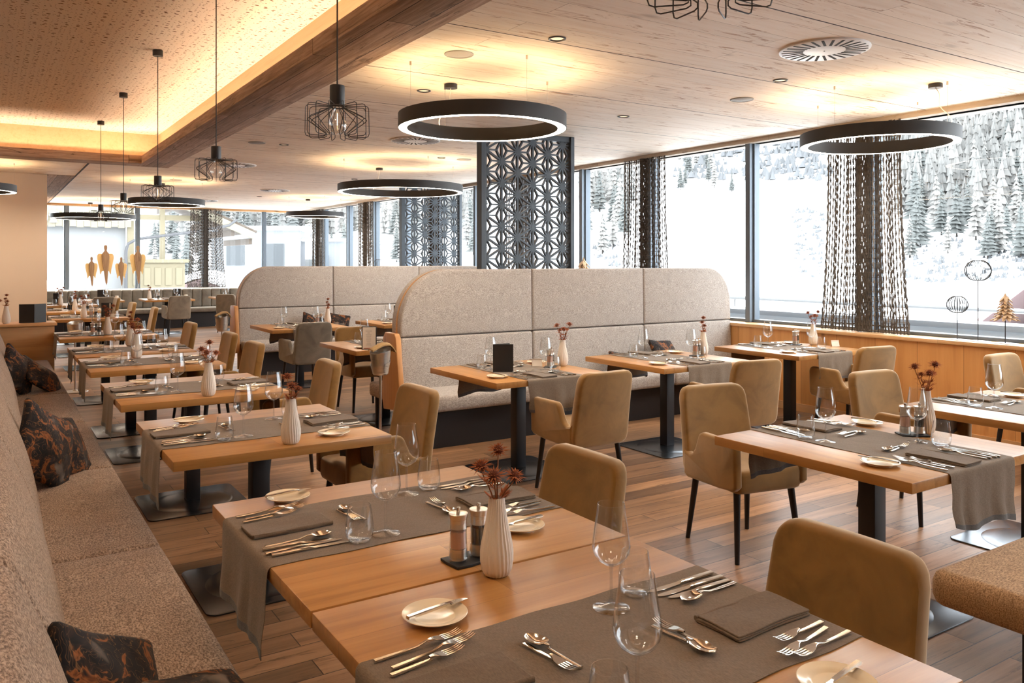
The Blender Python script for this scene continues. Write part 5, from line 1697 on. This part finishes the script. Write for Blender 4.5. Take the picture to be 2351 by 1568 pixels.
# far left: cream house front close to the far windows
ch = thing('cream_house', 'cream timber house front with white blind outside the far windows', 'house', (0, 0, 0))
fa = MB()
for k in range(17):
    x0 = 0.6 + 0.205 * k
    fa.bbox(x0, x0 + 0.197, 30.0, 30.05, 2.72 - 0.03 * (k % 2), 4.9, 0.004, 1)
fa.build('board_fascia', M['cream'], ch)
MB().box(0.2, 3.95, 30.35, 30.40, -1.0, 3.0).build('blind', M['blind'], ch)
MB().box(3.98, 4.18, 30.15, 30.35, -1.0, 4.9).build('post', M['creamd'], ch)
MB().box(5.0, 5.16, 30.1, 30.26, 1.4, 3.6).build('post', M['creamd'], ch)
MB().box(4.19, 7.2, 30.13, 30.29, 3.00, 3.18).build('beam', M['creamd'], ch)
MB().box(0.0, 7.8, 30.2, 36.0, 4.9, 5.0).build('ceiling_slab', M['cream'], ch)
MB().add([(3.9, 29.6, 4.45), (8.1, 29.6, 2.62), (8.1, 29.75, 2.62), (3.9, 29.75, 4.45), (3.9, 29.6, 4.15), (8.1, 29.6, 2.36), (8.1, 29.75, 2.36), (3.9, 29.75, 4.15)], [(0, 1, 2, 3), (4, 7, 6, 5), (0, 4, 5, 1), (1, 5, 6, 2), (2, 6, 7, 3), (3, 7, 4, 0)]).build('verge_board', M['cream'], ch)
for k in range(7):
    z = 4.2 - 0.30 * k
    x = 4.2 + 0.62 * k
    MB().box(x, x + 0.12, 29.75, 33.5, z - 0.22, z).build('rafter', M['brownwood'], ch)
MB().add([(3.9, 29.7, 4.47), (8.2, 29.7, 2.60), (8.2, 33.6, 2.60), (3.9, 33.6, 4.47), (3.9, 29.7, 4.55), (8.2, 29.7, 2.68), (8.2, 33.6, 2.68), (3.9, 33.6, 4.55)], [(0, 3, 2, 1), (4, 5, 6, 7), (0, 1, 5, 4), (1, 2, 6, 5), (2, 3, 7, 6), (3, 0, 4, 7)]).build('porch_roof', M['brownwood'], ch)
bl = MB().box(3.95, 5.75, 29.8, 30.3, -1.0, 1.52).bbox(3.85, 5.9, 29.72, 30.36, 1.52, 1.64, 0.01, 1)
for k in range(5):
    bl.box(4.1 + 0.34 * k, 4.3 + 0.34 * k, 29.77, 29.81, 0.75, 1.35)
bl.build('balcony_box', M['creamd'], ch)
pts = [(3.86, 29.6, -0.9), (3.86, 29.6, 1.9), (3.92, 29.6, 2.15), (4.2, 29.6, 2.32), (6.2, 29.6, 2.62), (7.2, 29.6, 2.85), (7.45, 29.6, 3.05)]
MB().tube(pts, 0.05, 8).build('downpipe', M['pipe'], ch)
sg = thing('sign_letters', 'white cut-out sign letters on the cream boards beside the pale pier', 'sign', (1.63, 29.96, 2.83))
lt = [(0.03, 0.0), (0.26, 0.0), (0.235, 0.07), (0.215, 0.17), (0.225, 0.20), (0.285, 0.205), (0.325, 0.235), (0.30, 0.255), (0.318, 0.29), (0.31, 0.335), (0.315, 0.385), (0.27, 0.365), (0.20, 0.385), (0.13, 0.40), (0.06, 0.375), (0.03, 0.32), (0.045, 0.265), (0.015, 0.235), (0.03, 0.205), (0.075, 0.19), (0.07, 0.10)]
MB().plate(lt, 0.05, 0.004, fn=lambda a, c, t: (a, t, c)).build('letter', M['signwhite'], sg)
MB().plate([(-0.14, 0.04), (-0.03, 0.05), (0.0, 0.13), (-0.02, 0.22), (-0.09, 0.27), (-0.14, 0.27)], 0.05, 0.004, fn=lambda a, c, t: (a, t, c)).build('letter', M['signwhite'], sg)
sb = MB()
sb.plate([(-1.0, -3.0), (6.6, -3.0), (6.6, -0.8), (4.4, 0.05), (3.2, 0.42), (2.4, 0.62), (1.6, 0.98), (1.2, 1.05), (-1.0, 1.5)], 1.6, 0.25, fn=lambda a, c, t: (a, 27.6 + t, c))
o = sb.build('snow_bank', M['snowp'], None, 50); props(o, 'rounded snow bank below the cream house outside the far windows', 'snow', None, 'stuff')

gh = thing('grey_house', 'pale grey two-storey house on the slope beyond the far windows', 'house', (17.4, 60.0, 0), math.radians(-24))
MB().box(-3.4, 2.6, -3, 3, -4.0, 3.75).build('wall_body', M['housewall'], gh)
MB().box(2.6, 5.6, -2.2, 3, -4.0, 3.0).build('annex', M['housewall'], gh)
MB().bbox(-3.8, 3.0, -3.4, 3.4, 3.75, 4.05, 0.05, 1).build('roof', M['snowp'], gh)
MB().bbox(2.6, 5.9, -2.5, 3.4, 3.0, 3.2, 0.05, 1).build('roof', M['snowp'], gh)
for x0, x1, z0, z1 in ((-2.4, -1.2, 1.3, 2.7), (0.1, 1.5, 1.2, 2.8), (3.2, 4.6, 0.6, 2.0), (-2.2, -0.9, -1.6, -0.2)):
    MB().box(x0, x1, -3.05, -2.98, z0, z1).build('window', M['housewin'], gh)
sh = thing('snowy_shed', 'small wooden shed with snow covered gable roof by the far curtain', 'shed', (8.6, 40.0, 0), math.radians(-22))
MB().add([(-2.2, -1.5, -3), (2.2, -1.5, -3), (2.2, -1.5, -0.05), (0, -1.5, 0.75), (-2.2, -1.5, -0.05), (-2.2, 3, -3), (2.2, 3, -3), (2.2, 3, -0.05), (0, 3, 0.75), (-2.2, 3, -0.05)], [(0, 1, 2, 3, 4), (5, 9, 8, 7, 6), (0, 4, 9, 5), (1, 6, 7, 2), (2, 7, 8, 3), (3, 8, 9, 4), (0, 5, 6, 1)]).build('wall_body', M['redroof'], sh)
MB().add([(-2.7, -1.9, -0.2), (0, -1.9, 0.82), (2.7, -1.9, -0.2), (2.7, 3.3, -0.2), (0, 3.3, 0.82), (-2.7, 3.3, -0.2), (-2.7, -1.9, 0.08), (0, -1.9, 1.12), (2.7, -1.9, 0.08), (2.7, 3.3, 0.08), (0, 3.3, 1.12), (-2.7, 3.3, 0.08)], [(0, 1, 4, 5), (1, 2, 3, 4), (6, 11, 10, 7), (7, 10, 9, 8), (0, 6, 7, 1), (1, 7, 8, 2), (2, 8, 9, 3), (0, 5, 11, 6), (3, 9, 10, 4), (4, 10, 11, 5)]).build('roof', M['snowp'], sh)
